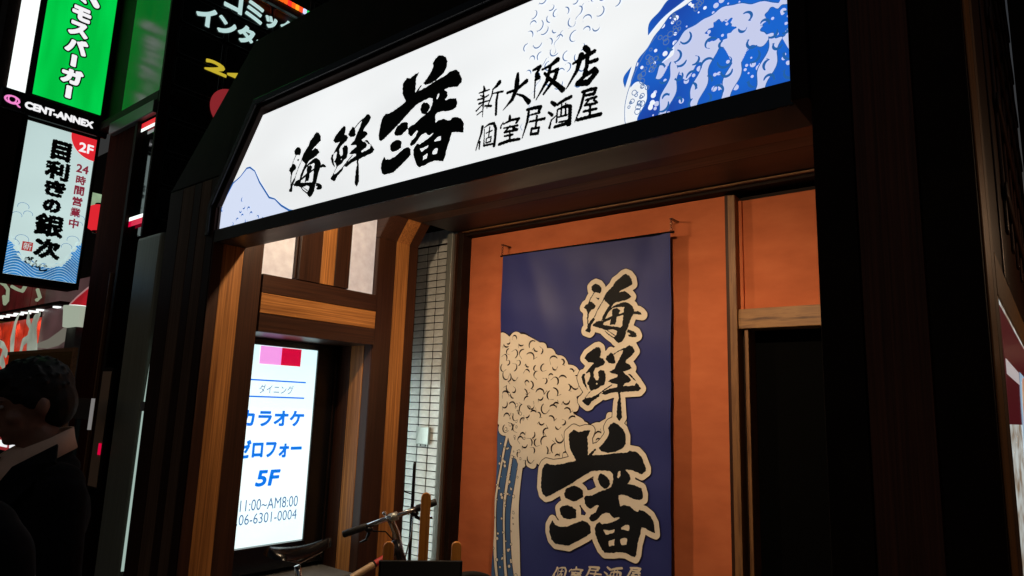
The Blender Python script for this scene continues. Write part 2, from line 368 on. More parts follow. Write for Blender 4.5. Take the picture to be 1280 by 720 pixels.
G_HAN = dict(p=[
 [(340,122),(385,145),(440,128),(482,130),(470,160),(455,190),(462,250),(465,350),(520,352),(600,350),(700,335),(820,330),(850,312),(920,325),(960,370),(1000,470),(1000,495),(960,525),(920,505),(860,485),(805,482),(850,530),(857,570),(830,610),(900,622),(960,650),(975,700),(972,740),(940,755),(880,745),(830,720),(770,705),(740,715),(745,770),(755,815),(790,800),(850,815),(890,850),(925,862),(935,842),(990,860),(1040,900),(1070,960),(1078,1055),(1040,1040),(990,1010),(950,1000),(940,1060),(915,1150),(905,1240),(890,1272),(850,1255),(800,1230),(740,1225),(690,1232),(620,1230),(590,1195),(560,1130),(535,1060),(528,1010),(545,970),(570,955),(590,975),(650,965),(720,940),(752,918),(735,912),(700,920),(675,905),(655,875),(620,870),(585,885),(555,925),(525,948),(490,945),(478,920),(490,890),(530,870),(560,810),(540,800),(490,835),(465,825),(440,790),(432,740),(440,720),(500,715),(560,685),(620,665),(670,640),(690,600),(695,560),(690,520),(660,495),(600,490),(500,495),(440,530),(380,570),(330,605),(250,650),(180,690),(140,715),(100,725),(70,700),(55,640),(60,560),(70,480),(90,440),(110,425),(170,440),(250,430),(365,400),(340,350),(310,290),(300,220),(298,160)],
 [(700,58),(740,72),(790,120),(812,180),(808,250),(780,290),(710,322),(640,332),(580,315),(558,285),(600,245),(640,190),(655,150),(645,110),(665,75)],
 [(585,515),(630,540),(660,575),(665,610),(640,650),(610,655),(575,625),(555,570),(565,530)],
 [(345,625),(395,645),(420,670),(425,730),(390,750),(350,770),(300,750),(270,735),(262,700),(280,650)],
 [(290,800),(330,815),(365,845),(368,915),(310,928),(260,915),(235,880),(225,830),(245,808)],
 [(165,935),(190,975),(240,995),(300,990),(370,960),(420,940),(465,955),(490,990),(497,1050),(460,1080),(390,1120),(340,1145),(305,1165),(250,1155),(190,1145),(155,1105),(138,1040),(140,980)]],
 s=[[(485,348,20),(530,300,10)]],
 c=[[(740,500),(762,495),(760,540),(745,562),(732,550)],[(600,1022),(650,1030),(700,1022),(700,1050),(625,1072)],[(760,1005),(800,980),(838,985),(835,1035),(765,1020)],[(650,1125),(690,1115),(705,1110),(700,1165),(655,1172)],[(755,1110),(790,1095),(818,1105),(812,1160),(770,1162),(755,1140)]])
# small running-hand characters as tapering strokes, units: 4.5 per photo pixel from (580,40)
def z6(l): return [[((590+x/6-580)*4.5, (80+y/6-40)*4.5, w_*.75) for x, y, w_ in s_] for s_ in l]
SMALL1 = {'新': z6([[(95,170,8),(100,198,16)],[(60,222,6),(90,212,11),(138,195,7)],[(70,240,6),(92,250,8)],[(48,272,8),(90,262,11),(132,236,7)],[(92,215,8),(95,260,13),(90,320,9),(85,400,4)],[(60,302,12),(95,288,9),(142,276,7)],[(38,356,9),(82,310,8)],[(104,318,10),(150,318,13)],[(42,386,6),(78,360,7)],[(212,142,24),(195,165,18),(162,195,8)],[(165,190,8),(155,240,9),(118,335,6)],[(160,226,6),(205,215,10),(238,210,12)],[(202,215,12),(190,280,15),(186,382,14)]]),
 '大': z6([[(272,220,14),(340,196,16),(415,132,22)],[(350,78,16),(345,130,28),(340,190,28),(308,270,20),(240,350,4)],[(345,230,10),(390,245,14),(432,288,26)]]),
 '阪': [[(395,218,10),(432,198,15),(415,235,11),(428,260,13),(405,275,8)],[(410,235,9),(404,300,6),(400,375,5)],[(445,215,8),(490,192,12),(530,160,20)],[(492,192,13),(470,280,15),(410,385,4)],[(478,235,8),(530,215,15),(515,265,17),(452,352,8)],[(458,235,10),(500,280,15),(530,302,17),(560,328,20)]],
 '店': [[(686,92,20),(702,108,20)],[(618,182,8),(670,150,18),(738,112,15)],[(664,135,22),(640,220,15),(580,322,5)],[(700,130,17),(695,200,15)],[(700,178,13),(752,160,15)],[(645,292,20),(682,250,14),(738,215,20),(752,228,16),(700,288,22),(650,292,20)],[(690,210,17),(682,250,18)]]}
SMALL2 = {'個': z6([[(85,475,17),(75,530,13),(50,600,9),(35,650,6)],[(65,590,12),(60,640,8)],[(100,490,5),(98,560,6),(95,615,10)],[(100,480,6),(135,455,11),(170,448,15),(185,485,17),(180,560,15),(172,615,18)],[(112,522,6),(158,502,8)],[(140,475,8),(132,545,8)],[(114,562,7),(150,548,8),(145,585,9),(112,595,8),(114,562,7)],[(100,615,12),(172,600,11)]]),
 '室': z6([[(290,392,12),(290,415,18)],[(240,440,6),(224,470,9),(222,485,10)],[(240,455,8),(300,425,13),(360,412,13),(340,442,15)],[(245,485,8),(348,464,12)],[(290,470,10),(252,515,13),(330,500,13)],[(312,480,10),(345,496,15)],[(290,520,10),(290,572,13)],[(250,545,10),(312,532,12)],[(210,606,16),(280,580,17),(362,566,14)]]),
 '居': [[(360,440,10),(400,430,13),(435,425,15),(424,455,11)],[(370,472,6),(430,456,9)],[(370,445,11),(360,510,11),(332,600,4)],[(375,507,8),(457,490,11)],[(415,475,9),(408,540,9)],[(385,547,10),(427,540,9),(420,573,11),(380,578,10),(385,547,8)]],
 '酒': [[(498,398,12),(518,412,15)],[(480,455,8),(500,470,13)],[(485,542,10),(495,500,6),(525,470,4)],[(530,412,10),(570,385,13),(606,368,13)],[(530,440,6),(525,510,8)],[(530,440,6),(580,418,12),(602,422,15),(598,520,14),(588,527,10)],[(555,410,6),(550,470,8)],[(577,405,6),(576,465,8)],[(535,482,6),(582,470,8)],[(540,510,7),(592,500,8)],[(515,537,11),(590,515,13)]],
 '屋': [[(670,340,10),(720,325,13),(746,322,12),(736,350,13),(680,362,8)],[(682,345,12),(660,430,10),(628,508,4)],[(690,386,8),(748,368,10)],[(715,375,8),(685,415,9),(742,405,10)],[(735,385,8),(752,400,9)],[(715,410,9),(712,480,10)],[(678,450,9),(748,435,10)],[(645,497,12),(710,480,13),(772,465,14)]]}

def draw_glyph(fd, g, fn, m=.03):
    for p in g['p']: fd.add('p', [fn(q) for q in p], m)
    for s_ in g['s']: fd.add('s', [fn(q) for q in s_], m)
    for p in g['c']: fd.add('p', [fn(q) for q in p], m, cut=True)

# ================================================================== SETTING
gm = MB(); gm.add([(-60, -60, 0), (60, -60, 0), (60, 60, 0), (-60, 60, 0)], [(0, 1, 2, 3)])
tag(gm.build('street_ground', 'asphalt'), kind='structure')
pv = MB().box(-14, 4, -.6, 1.55, .004, .12)
tag(pv.build('pavement', 'paver', bevel=.01), kind='structure')
tag(box('passage_floor', 'concrete', (-3.6, -.1, 1.55, 6, .004, .13)), kind='structure')
tag(box('alley_floor', 'concrete', (-14, -3.6, 1.55, 6, .004, .125)), kind='structure')

# ------------------------------------------------------------------ front entrance frame
FX0, FX1, FY0, FY1 = -3.612, -.10, 1.575, 1.84
fr = thing('entrance_frame', (-2.0, 1.7, 0), 'big dark timber portal with a cut corner framing the entrance under the long lit sign', 'portal frame')
JX = -3.10
# left pillar: front boards and stripes, jamb boards and stripe
MB().box(FX0, JX-.004, FY0+.012, FY1, .12, 2.66).build('pillar', 'dark_z', fr, .003)
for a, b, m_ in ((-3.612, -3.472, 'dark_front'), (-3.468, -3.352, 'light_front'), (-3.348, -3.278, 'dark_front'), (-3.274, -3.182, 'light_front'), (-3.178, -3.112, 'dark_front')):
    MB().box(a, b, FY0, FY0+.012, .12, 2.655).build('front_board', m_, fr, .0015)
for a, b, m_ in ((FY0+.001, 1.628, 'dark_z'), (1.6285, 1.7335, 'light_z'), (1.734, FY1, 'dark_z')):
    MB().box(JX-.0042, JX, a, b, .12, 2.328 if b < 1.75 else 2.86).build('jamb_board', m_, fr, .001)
# upper left: the pillar leans over into the top beam
MB().prism([(FX0, 2.66), (JX-.02, 2.66), (JX-.02, 2.48), (JX-.02, 2.46), (-3.12, 2.46), (-3.12, 2.485), (-2.80, 2.93), (-.43, 2.93), (-.43, 3.30), (-2.91, 3.30)], FY0, FY1, 'y').build('top_beam', 'black_frame', fr, .004)
MB().prism([(-3.165, 2.36), (-3.14, 2.36), (-3.14, 2.50), (-2.825, 2.945), (-.43, 2.945), (-.43, 2.975), (-2.845, 2.975), (-3.165, 2.515)], FY0-.016, FY0-.001, 'y').build('frame_lip', 'black', fr, .002)
# right pillar
MB().box(-.40, FX1, FY0+.012, FY1, .12, 3.30).build('pillar', 'dark_front', fr, .003)
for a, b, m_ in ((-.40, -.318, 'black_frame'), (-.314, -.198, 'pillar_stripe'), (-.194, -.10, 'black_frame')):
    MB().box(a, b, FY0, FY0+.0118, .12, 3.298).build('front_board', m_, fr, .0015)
MB().box(-.44, -.4005, FY0-.02, FY1, 2.325, 3.297).build('pillar_edge', 'black_frame', fr, .003)

# ------------------------------------------------------------------ long lit sign
sg = thing('sign_lightbox', (-1.78, 1.66, 2.35), 'long white lit signboard with black brush characters and blue waves above the entrance', 'sign')
SP = Plane((0, 1.6, 0), (1, 0, 0), (0, 0, 1), (0, -1, 0))
outl = [(-3.12, 2.387), (-.436, 2.387), (-.436, 2.905), (-2.817, 2.905), (-3.12, 2.482)]
MB().prism(outl, 1.6, 1.612, 'y').build('face_panel', 'g_white', sg)
MB().box(-3.135, -.44, 1.585, 1.742, 2.330, 2.345).build('soffit_plate', 'soffit', sg, .001)
MB().box(-3.12, -.44, 1.578, 1.5845, 2.325, 2.386).build('lower_lip', 'black', sg, .001)
MB().box(-3.10, -.44, 1.614, 1.742, 2.346, 2.93).build('housing', 'black_frame', sg, .002)
def sp(x, y): return SP.px(x, y)
# hill line drawing at the left end
hill = [(300,255),(284,256),(276,262),(271,290),(300,284),(345,274),(386,262)]
ridge = [(272,268),(281,250),(292,229),(301,221),(309,210.5),(313,209.5),(319,214),(325,228),(337,247),(344,249),(352,257),(362,263),(372,264),(380,260),(390,261)]
fd = Field(-3.13, -2.5, 2.38, 2.75, .0025)
pl = [sp(x, y) for x, y in ridge] + [(-2.60, 2.36), (-3.2, 2.36)]
fd.add('p', pl); clip = Field(-3.13, -2.5, 2.38, 2.75, .0025).add('p', outl, .7)
fd.F = np.maximum(fd.F, clip.F+.0015); fd.mesh('hill_print', 'g_hill', SP, .0012, sg)
fd = Field(-3.13, -2.5, 2.38, 2.75, .002)
fd.add('s', [(*sp(x, y), .0085 if i % 3 else .006) for i, (x, y) in enumerate(ridge)])
fd.F = np.maximum(fd.F, F_poly(fd.U, fd.V, outl)+.001); fd.mesh('hill_outline', 'g_line', SP, .0022, sg)
def curl(fd, cx, cy, r, a0, span, wd, flip=1, hook=.5):
    """one small comma-shaped stroke"""
    pts = []
    n = 9
    for i in range(n+1):
        t = i/n; a = a0 + flip*span*t; rr = r*(1-.35*t)
        pts.append((cx+rr*math.cos(a), cy+rr*math.sin(a), wd*(.35+1.1*math.sin(math.pi*min(1, t*.9+.1)))))
    e = pts[-1]; pts.append((e[0]+flip*r*hook*math.cos(a+flip*2.2), e[1]+flip*r*hook*math.sin(a+flip*2.2), wd*.4))
    fd.add('s', pts, .008)
fd = Field(-3.13, -2.5, 2.38, 2.75, .002)
for x, y in [(304,250),(306,258),(302,263),(311,262),(314,268),(303,271),(309,276),(297,276),(291,280),(284,284),(322,272),(328,274),(277,254),(279,262)]:
    u, v = sp(x, y); curl(fd, u, v, .013, random.uniform(0, 6), random.uniform(2, 3.4), .0045)
fd.F = np.maximum(fd.F, F_poly(fd.U, fd.V, outl)+.004); tag(fd.mesh('curl_print', 'g_line', SP, .003, sg), kind='stuff')
# wave print at the right end: a plain rolling swell of rings and round foam
C0 = (-.60, 2.44)
def ring(F0, c, r0, r1, sy=1.0, wob=.0, k=9):
    U, V = F0.U-c[0], (F0.V-c[1])/sy; R = np.sqrt(U*U+V*V); A = np.arctan2(V, U)
    R = R + wob*np.sin(A*k)+wob*.5*np.sin(A*k*2.3+1)
    return np.maximum(R-r1, r0-R)
WB = (-1.36, -.438, 2.389, 2.903)
def inside(fd, m=.0015): return np.maximum(np.maximum(WB[0]-fd.U, fd.U-WB[1]+m), np.maximum(WB[2]-fd.V+m, fd.V-WB[3]+m))
lil = Field(*WB, .003); lil.F = np.minimum(ring(lil, (-.52, 2.40), -1, .30, 1.0, .012, 13), 9)
lil.F = np.maximum(lil.F, inside(lil)); lil.mesh('foam_print', 'g_lilac', SP, .0011, sg)
blue = Field(*WB, .0025)
f = np.minimum(ring(blue, C0, .215, .29, .95, .004, 11), ring(blue, C0, .31, .375, .95, .003, 7))
f = np.minimum(f, ring(blue, C0, .395, .45, .95, .004, 8))
f = np.maximum(f, ring(blue, (-.47, 2.40), -1, .44, .98, .010, 15))           # only the right part of the rings
f = np.maximum(f, -(.02*np.sin(blue.U*60)+.012*np.sin(blue.U*23+2) + (blue.V-2.53-.25*(blue.U+.75))) )
f2 = np.maximum(np.abs(((blue.U+.46)*1.0+(2.40-blue.V)*.35+.5) % .088-.044)-.026+.006*np.sin(blue.V*70), blue.V-(2.505+.02*np.sin(blue.U*47)+.018*np.sin(blue.U*91+1)))
f2 = np.maximum(f2, -(blue.U+.86))
f3 = ring(blue, (-.47, 2.56), -1, .040, 1, .006, 5); f4 = ring(blue, (-.62, 2.585), -1, .034, .8, .006, 6)
blue.F = np.maximum(np.minimum(np.minimum(f, f2), np.minimum(f3, f4)), inside(blue))
edge = Field(*WB, .0025); edge.F = np.maximum(np.abs(blue.F)-.0016, inside(blue, .003)); tag(edge.mesh('wave_outline', 'g_line', SP, .0028, sg), kind='stuff')
for i in range(230):
    u = random.uniform(-.95, -.44); v = random.uniform(2.39, 2.9); r = random.choice([.0028, .004, .005, .0075])
    blue.disc((u, v), r, .004, True)
blue.mesh('wave_print', 'g_blue', SP, .0022, sg)
fo = Field(*WB, .0022); fo_r = Field(*WB, .0022)
n_c = 0
for i in range(2600):
    if n_c > 230: break
    u = random.uniform(-1.30, -.45); v = random.uniform(2.40, 2.895)
    rr = math.hypot(u+.60, v-2.44)
    if rr < .47 and not (v < 2.60 and u > -.90 and (v-2.5)*1.0 > -.2 and u > -.80): continue
    if rr > .47 and (v < 2.62 + (u+1.25)*-.35 or rr > .74+.05*math.sin(u*30)): continue
    j, k = int((v-fo.v0)/fo.res), int((u-fo.u0)/fo.res)
    if fo.F[max(j-5, 0):j+5, max(k-5, 0):k+5].min() < .010: continue
    if min(fo_r.F[max(j-5, 0):j+5, max(k-5, 0):k+5].min(), 9) < .010: continue
    curl(fo if u < -.9 else fo_r, u, v, random.uniform(.012, .022), random.uniform(0, 6.3), random.uniform(1.9, 3.6), .0030 if u < -.9 else .0052, random.choice([1, -1]))
    n_c += 1
for q_, m_ in ((fo, 'g_curl'), (fo_r, 'g_line')):
    q_.F = np.maximum(q_.F, inside(q_, .004)); tag(q_.mesh('curl_print', m_, SP, .0033, sg), kind='stuff')
ol = Field(*WB, .0022)
sc = np.abs(ring(ol, (-.66, 2.44), -1, .60, .78, .013, 30))-.0012
sc = np.maximum(sc, -(ol.V-(2.46)))
sc = np.minimum(sc, np.maximum(np.abs(ring(ol, C0, -1, .245, 1.0, .001, 3))-.0012, ol.U+.72) if False else sc)
inner = np.maximum(np.abs(ring(ol, (-.47, 2.40), -1, .43, .85, .003, 6))-.0012, ol.U+.80)
ol.F = np.maximum(np.minimum(sc, inner), inside(ol)); ol.mesh('foam_outline', 'g_curl', SP, .0028, sg)
bb = Field(*WB, .0018)
for i in range(60):
    a = random.uniform(1.7, 3.1); r = random.uniform(.38, .43)
    u, v = -.47+r*math.cos(a)*.98, 2.40+r*.85*math.sin(a); q = random.uniform(.004, .009)
    t = np.linspace(0, 6.3, 9); bb.add('s', [(u+q*math.cos(x), v+q*math.sin(x), .0022) for x in t], .004)
bb.F = np.maximum(bb.F, inside(bb)); tag(bb.mesh('bubble_print', 'g_curl', SP, .0036, sg), kind='stuff')
# the characters
def cr2(x, y): return sp(340+x/3.6, 60+y/3.6)
umi = affine([(490,92),(106,393),(430,712),(642,462),(218,178),(140,612)], [cr2(*p) for p in [(207,383),(78,556),(176,670),(245,538),(120,443),(86,650)]])
sen = affine([(530,85),(80,375),(632,475),(430,770),(240,98),(88,582)], [cr2(*p) for p in [(434,303),(267,503),(460,465),(387,617),(328,345),(268,592)]])
han = affine([(700,58),(55,640),(1078,1055),(890,1272),(305,1165),(340,122)], [cr2(*p) for p in [(750,45),(490,395),(863,382),(782,505),(540,566),(612,130)]])
for nm, g, fn in (('海', G_UMI, umi), ('鮮', G_SEN, sen), ('藩', G_HAN, han)):
    pts = np.array([fn(q)[:2] for p in g['p'] for q in p]); lo, hi = pts.min(0), pts.max(0)
    fd = Field(lo[0]-.02, hi[0]+.02, lo[1]-.02, hi[1]+.02, .0018); draw_glyph(fd, g, fn); fd.rough(.0012, 260)
    fd.mesh('letter', 'ink', SP, .0045, sg, off=.0008)
def s45(p): u, v = sp(580+p[0]/4.5, 40+p[1]/4.5); return (u, v, p[2]*.00098)
for d_ in (SMALL1, SMALL2):
    for nm, st in d_.items():
        P_ = [[s45(q) for q in s_] for s_ in st]; pts = np.array([q[:2] for s_ in P_ for q in s_]); lo, hi = pts.min(0), pts.max(0)
        fd = Field(lo[0]-.02, hi[0]+.02, lo[1]-.02, hi[1]+.02, .0012)
        for s_ in P_: fd.add('s', s_, .01)
        fd.rough(.0008, 500); fd.mesh('letter', 'ink', SP, .0045, sg)

# ------------------------------------------------------------------ second frame, deeper in the passage
f2o = thing('inner_frame', (-2.0, 2.75, 0), 'second dark timber frame with orange wood stripe standing beside the tiled wall', 'portal frame')
MB().box(-3.55, JX-.004, 2.592, 2.895, .13, 2.57).build('pillar', 'dark_z', f2o, .003)
for a, b, m_ in ((-3.55, -3.292, 'dark_z'), (-3.288, -3.172, 'light_z'), (-3.168, JX-.005, 'dark_z')):
    MB().box(a, b, 2.58, 2.592, .13, 2.565).build('front_board', m_, f2o, .0015)
for a, b, m_ in ((2.581, 2.716, 'dark_z'), (2.718, 2.822, 'light_z'), (2.824, 2.895, 'dark_z')):
    MB().box(JX-.004, JX, a, b, .13, 2.57).build('jamb_board', m_, f2o, .0012)
    MB().prism([(JX-.004, 2.5705), (JX, 2.5705), (-3.008, 2.70), (-3.012, 2.703)], a, b, 'y').build('knee_board', m_, f2o)
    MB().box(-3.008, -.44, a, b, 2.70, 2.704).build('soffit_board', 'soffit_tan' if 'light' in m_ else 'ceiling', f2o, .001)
MB().prism([(-3.55, 2.57), (JX-.005, 2.57), (-3.013, 2.7045), (-.44, 2.7045), (-.44, 3.0), (-3.55, 3.0)], 2.58, 2.895, 'y').build('top_beam', 'dark_x', f2o, .002)

# ceiling of the passage
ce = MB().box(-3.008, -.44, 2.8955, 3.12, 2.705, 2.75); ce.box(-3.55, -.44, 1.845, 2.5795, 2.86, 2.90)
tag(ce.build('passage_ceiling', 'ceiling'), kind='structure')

# ------------------------------------------------------------------ left side wall with panels, beam and post
sw = thing('side_wall', (-3.3, 2.2, 0), 'left passage wall with striped timber beam and post between mottled pale panels', 'wall')
box('wall_back', 'dark_z', (-3.62, -3.55, 1.842, 2.579, .13, 2.86), sw)
for a, b in ((1.842, 2.035), (2.372, 2.578)):
    box('panel', 'g_panelwhite', (-3.20, -3.13, a, b, 2.22, 2.858), sw, .002)
box('panel_frame', 'dark_z', (-3.13, -3.11, 2.036, 2.042, 2.23, 2.85), sw, .001)
for a, b, m_ in ((1.842, 2.578, 'dark_y'),):
    box('beam', m_, (-3.40, -3.096, a, b, 1.926, 2.219), sw, .003)
for z0, z1, m_ in ((1.927, 2.018, 'dark_y'), (2.021, 2.121, 'light_y'), (2.124, 2.218, 'dark_y')):
    box('beam_board', m_, (-3.0955, -3.086, 1.843, 2.577, z0, z1), sw, .0015)
box('post', 'dark_z', (-3.2, -3.096, 2.044, 2.370, 2.222, 2.858), sw, .003)
for a, b, m_ in ((2.045, 2.176, 'dark_z'), (2.179, 2.268, 'light_z'), (2.271, 2.369, 'dark_z')):
    box('post_board', m_, (-3.0955, -3.086, a, b, 2.223, 2.856), sw, .0015)
box('ledge', 'concrete', (-3.55, -3.12, 1.842, 2.578, .13, .675), sw, .004)

# ------------------------------------------------------------------ karaoke sign in the niche
ks = thing('niche_sign', (-3.45, 2.1, .70), 'bright white lit sign with blue katakana and 5F in the wall niche', 'sign')
KP = Plane((-3.4, 0, 0), (0, 1, 0), (0, 0, 1), (1, 0, 0))
box('face_panel', 'g_kar', (-3.42, -3.4, 1.76, 2.424, .833, 1.887), ks, 0)
MB().box(-3.54, -3.39, 2.4245, 2.576, .702, 1.924).build('frame', 'black', ks, .003)
box('frame', 'black', (-3.54, -3.37, 1.76, 2.424, .702, .832), ks, .003)
box('frame', 'black', (-3.54, -3.385, 1.76, 2.424, 1.888, 1.9245), ks, .003)
box('inner_trim', 'black_frame', (-3.389, -3.38, 2.545, 2.552, .72, 1.91), ks, .001)
def kbox(tl, br): a, b = KP.px(*tl), KP.px(*br); return a[0], b[0], b[1], a[1]
def kt(name, body, m, tl, br, bold=0, shear=0):
    u0, u1, v0, v1 = kbox(tl, br); return text(name, body, m, KP, u0, u1, v0, v1, .002, ks, bold, shear=shear)
u0, u1, v0, v1 = kbox((326, 432), (350.5, 456.5)); um = u1; quad('pink_block', 'g_pink', KP, u0, u1, v0, v1+.0, .003, ks)
u0, u1, _, _ = kbox((350.5, 434), (374.8, 460)); quad('red_block', 'g_red', KP, um+.0005, u1, v0, v1, .003, ks)
for y0 in ((382, 478.3), (380, 497.8)):
    u, v = KP.px(*y0); quad('rule_line', 'g_kblue', KP, 1.83, u, v-.004, v+.004, .003, ks)
kt('letters', 'ダイニング', 'g_kgrey', (324.5, 480), (366, 493.2))
kt('letters', 'カラオケ', 'g_kblue', (301, 512), (379, 533), .0042)
kt('letters', 'ゼロフォー', 'g_kblue', (297, 550), (376, 571), .0042)
kt('letters', '5F', 'g_kblue', (320, 588), (349, 606.5), .0042, .12)
kt('letters', '11:00~AM8:00', 'g_kgrey', (300.5, 625.5), (371.5, 632.5))
kt('letters', '.06-6301-0004', 'g_kgrey', (296, 644), (370, 648.5))

# ------------------------------------------------------------------ tiled wall
tw = thing('tiled_wall', (-3.25, 3.25, 0), 'narrow wall of small pale glazed tiles behind the bicycle', 'wall')
box('backing', 'grout', (-3.56, -3.032, 3.2055, 3.35, .13, 3.0), tw, 0)
tm = MB().box(-.0450-3.25, .0450-3.25, -.005+3.25, .005+3.25, -.0212, .0212)
proto = tm.build('tile', 'tile', tw, .0018); proto_me = proto.data
k = 0
for c in range(4):
    for r in range(52):
        o = proto if k == 0 else proto.copy()
        if k: COL.objects.link(o)
        k += 1
        o.location = (-3.085-.0985*c+3.25, 3.206-3.25+random.uniform(-.0012, .0012), .20+r*.0478)
        o.rotation_euler = (random.uniform(-.012, .012), 0, random.uniform(-.012, .012))
mb = MB()
for c in range(4):
    for j in range(2): mb.box(-3.085-.0985*c-.047+j*.049, -3.085-.0985*c-.002+j*.049, 3.200, 3.212, 2.672, 2.765)
mb.build('top_course', 'tile', tw, .0015)
eb = thing('meter_cover', (-3.36, 3.18, 1.33), 'small grey-blue metal plate fixed on the tiled wall', 'cover plate')
p0, p1 = at(522, 533, Y=3.19), at(536.5, 556, Y=3.19)
box('plate', 'steel', (p0[0], p1[0], 3.178, 3.198, p1[2], p0[2]), eb, .004)
for u in (.3, .7): MB().tube([(p0[0]+(p1[0]-p0[0])*u, 3.19, p1[2]-.012), (p0[0]+(p1[0]-p0[0])*u, 3.19, p1[2])], .003, 6).build('screw', 'black', eb)
# door frame between tiles and orange wall
df = thing('steel_door_frame', (-3.0, 3.15, 0), 'slim steel and dark brown upright between tiled wall and orange wall', 'door frame')
box('steel_jamb', 'steel', (-3.030, -2.985, 3.08, 3.21, .13, 2.69), df, .003)
box('brown_strip', 'dark_z', (-2.9845, -2.968, 3.10, 3.21, .13, 2.69), df, .002)
box('dark_jamb', 'black_frame', (-2.9675, -2.928, 3.12, 3.21, .13, 2.69), df, .003)

# ------------------------------------------------------------------ orange wall, opening at the right
ow = thing('orange_wall', (-2.1, 3.3, 0), 'orange plastered wall carrying the blue banner', 'wall')
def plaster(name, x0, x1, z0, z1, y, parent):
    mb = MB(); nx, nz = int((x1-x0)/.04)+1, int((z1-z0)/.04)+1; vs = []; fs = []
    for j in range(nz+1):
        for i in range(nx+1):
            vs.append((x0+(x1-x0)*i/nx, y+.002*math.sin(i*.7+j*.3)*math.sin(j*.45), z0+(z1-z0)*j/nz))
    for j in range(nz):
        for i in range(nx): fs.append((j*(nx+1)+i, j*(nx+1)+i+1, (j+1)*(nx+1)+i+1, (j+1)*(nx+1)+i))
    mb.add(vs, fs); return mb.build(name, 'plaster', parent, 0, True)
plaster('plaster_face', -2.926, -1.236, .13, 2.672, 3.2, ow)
box('core', 'black_frame', (-2.926, -1.238, 3.206, 3.35, .13, 2.672), ow, 0)
box('end_board', 'dark_z', (-1.2355, -1.207, 3.19, 3.35, .13, 2.672), ow, .002)
hd = thing('header_board', (-1.7, 3.13, 2.68), 'dark board with a thin pale edge running above the orange wall', 'trim')
box('board', 'dark_x', (-2.98, -.44, 3.1205, 3.14, 2.69, 2.75), hd, .002)
box('edge_strip', 'trim_wood', (-2.93, -.70, 3.11, 3.12, 2.692, 2.700), hd, .001)  # trim strip, its paler wood stands for light caught on the edge
box('shadow_gap_fill', 'black_frame', (-2.98, -.44, 3.141, 3.35, 2.676, 2.75), hd, .002)  # black filler standing in for the shadow gap above the wall
rp = thing('side_opening', (-.8, 3.25, 0), 'wood framed opening with an orange panel above a black doorway, right of the banner wall', 'doorway')
box('post', 'trim_wood_z', (-1.205, -1.170, 3.15, 3.30, .13, 2.655), rp, .003)
box('post', 'trim_wood_z', (-1.148, -1.130, 3.18, 3.30, .13, 1.999), rp, .003)
box('door_stop', 'black_frame', (-1.1695, -1.1485, 3.22, 3.30, .13, 1.999), rp, .002)
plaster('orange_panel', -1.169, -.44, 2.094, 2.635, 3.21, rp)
box('panel_core', 'black_frame', (-1.169, -.44, 3.216, 3.32, 2.094, 2.654), rp, 0)
box('lintel', 'trim_wood', (-1.169, -.44, 3.165, 3.30, 2.0, 2.0935), rp, .003)
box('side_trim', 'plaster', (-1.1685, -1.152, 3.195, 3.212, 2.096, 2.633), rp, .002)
dp = MB().box(-1.1295, -.44, 3.27, 3.31, .13, 1.999); dp.build('door', mat('doorway_dark', (.0012, .0012, .0012), .9, spec=.05), rp, .003)  # black sheet standing in for the dark of the open doorway
box('door_handle', 'black_frame', (-.70, -.68, 3.245, 3.27, 1.0, 1.25), rp, .003)
rw = thing('right_wall', (-.42, 2.5, 0), 'dark timber wall behind the right pillar', 'wall')
box('wall_board', 'dark_z', (-.4395, -.16, 1.842, 3.35, .13, 3.0), rw)

# ------------------------------------------------------------------ banner
bn = thing('banner', (-2.05, 3.12, .45), 'hanging navy blue banner with large outlined black brush characters and cream foam', 'banner')
BY = 3.125
b_tl, b_tr = at(629, 320, Y=BY), at(838, 292, Y=BY)
bx0, bx1, bz1, bz0 = float(b_tl[0]), float(b_tr[0]), float((b_tl[2]+b_tr[2])/2), .42
def bdisp(u, v):
    t = (bz1-v)
    return .010*math.sin(u*9+v*2.2)*min(1, t*3) + .0022*math.sin(u*27+v*3+2*math.sin(v*3))*math.exp(-t*1.2)*min(1, t*8) + .008*math.exp(-((u-bx1+.02)/.05)**2)*math.exp(-t*.6) + .004*math.exp(-(((u-bx0)-.18-t*.35)/.05)**2)*math.exp(-t*2) - .006*math.exp(-((bx1-u-.10-t*.28)/.055)**2)*math.exp(-t*1.5) + .003*math.sin(v*17+u*4)
BP = Plane((0, BY, 0), (1, 0, 0), (0, 0, 1), (0, -1, 0), bdisp)
mb = MB(); nx, nz = 60, 110
for h in (0.0, -.0015):
    vs = [BP.w(bx0+(bx1-bx0)*i/nx, bz0+(bz1-bz0)*j/nz, h) for j in range(nz+1) for i in range(nx+1)]
    mb.add(vs, [(j*(nx+1)+i, j*(nx+1)+i+1, (j+1)*(nx+1)+i+1, (j+1)*(nx+1)+i) for j in range(nz) for i in range(nx)])
mb.build('cloth', 'banner', bn, 0, True)
MB().tube([(bx0-.02, BY+.002, bz1+.004), (bx1+.02, BY+.002, bz1+.004)], .006, 8).build('top_rod', 'black', bn)
for xx in (bx0-.006, bx1+.006):
    h_ = MB()
    for q in range(4): h_.torus((xx, BY-.002, bz1+.018+q*.015), .006, .0016, 'x' if q % 2 else 'y', 10, 5, 1.3)
    h_.box(xx-.008, xx+.008, BY-.006, BY+.072, bz1+.070, bz1+.076)
    h_.build('chain_hook', 'bike_paint', bn)
def clipb(fd, m=.003): return np.maximum(np.maximum(bx0+m-fd.U, fd.U-bx1+m), np.maximum(bz0+m-fd.V, fd.V-bz1+m))
BB = (bx0, bx1, bz0, bz1)
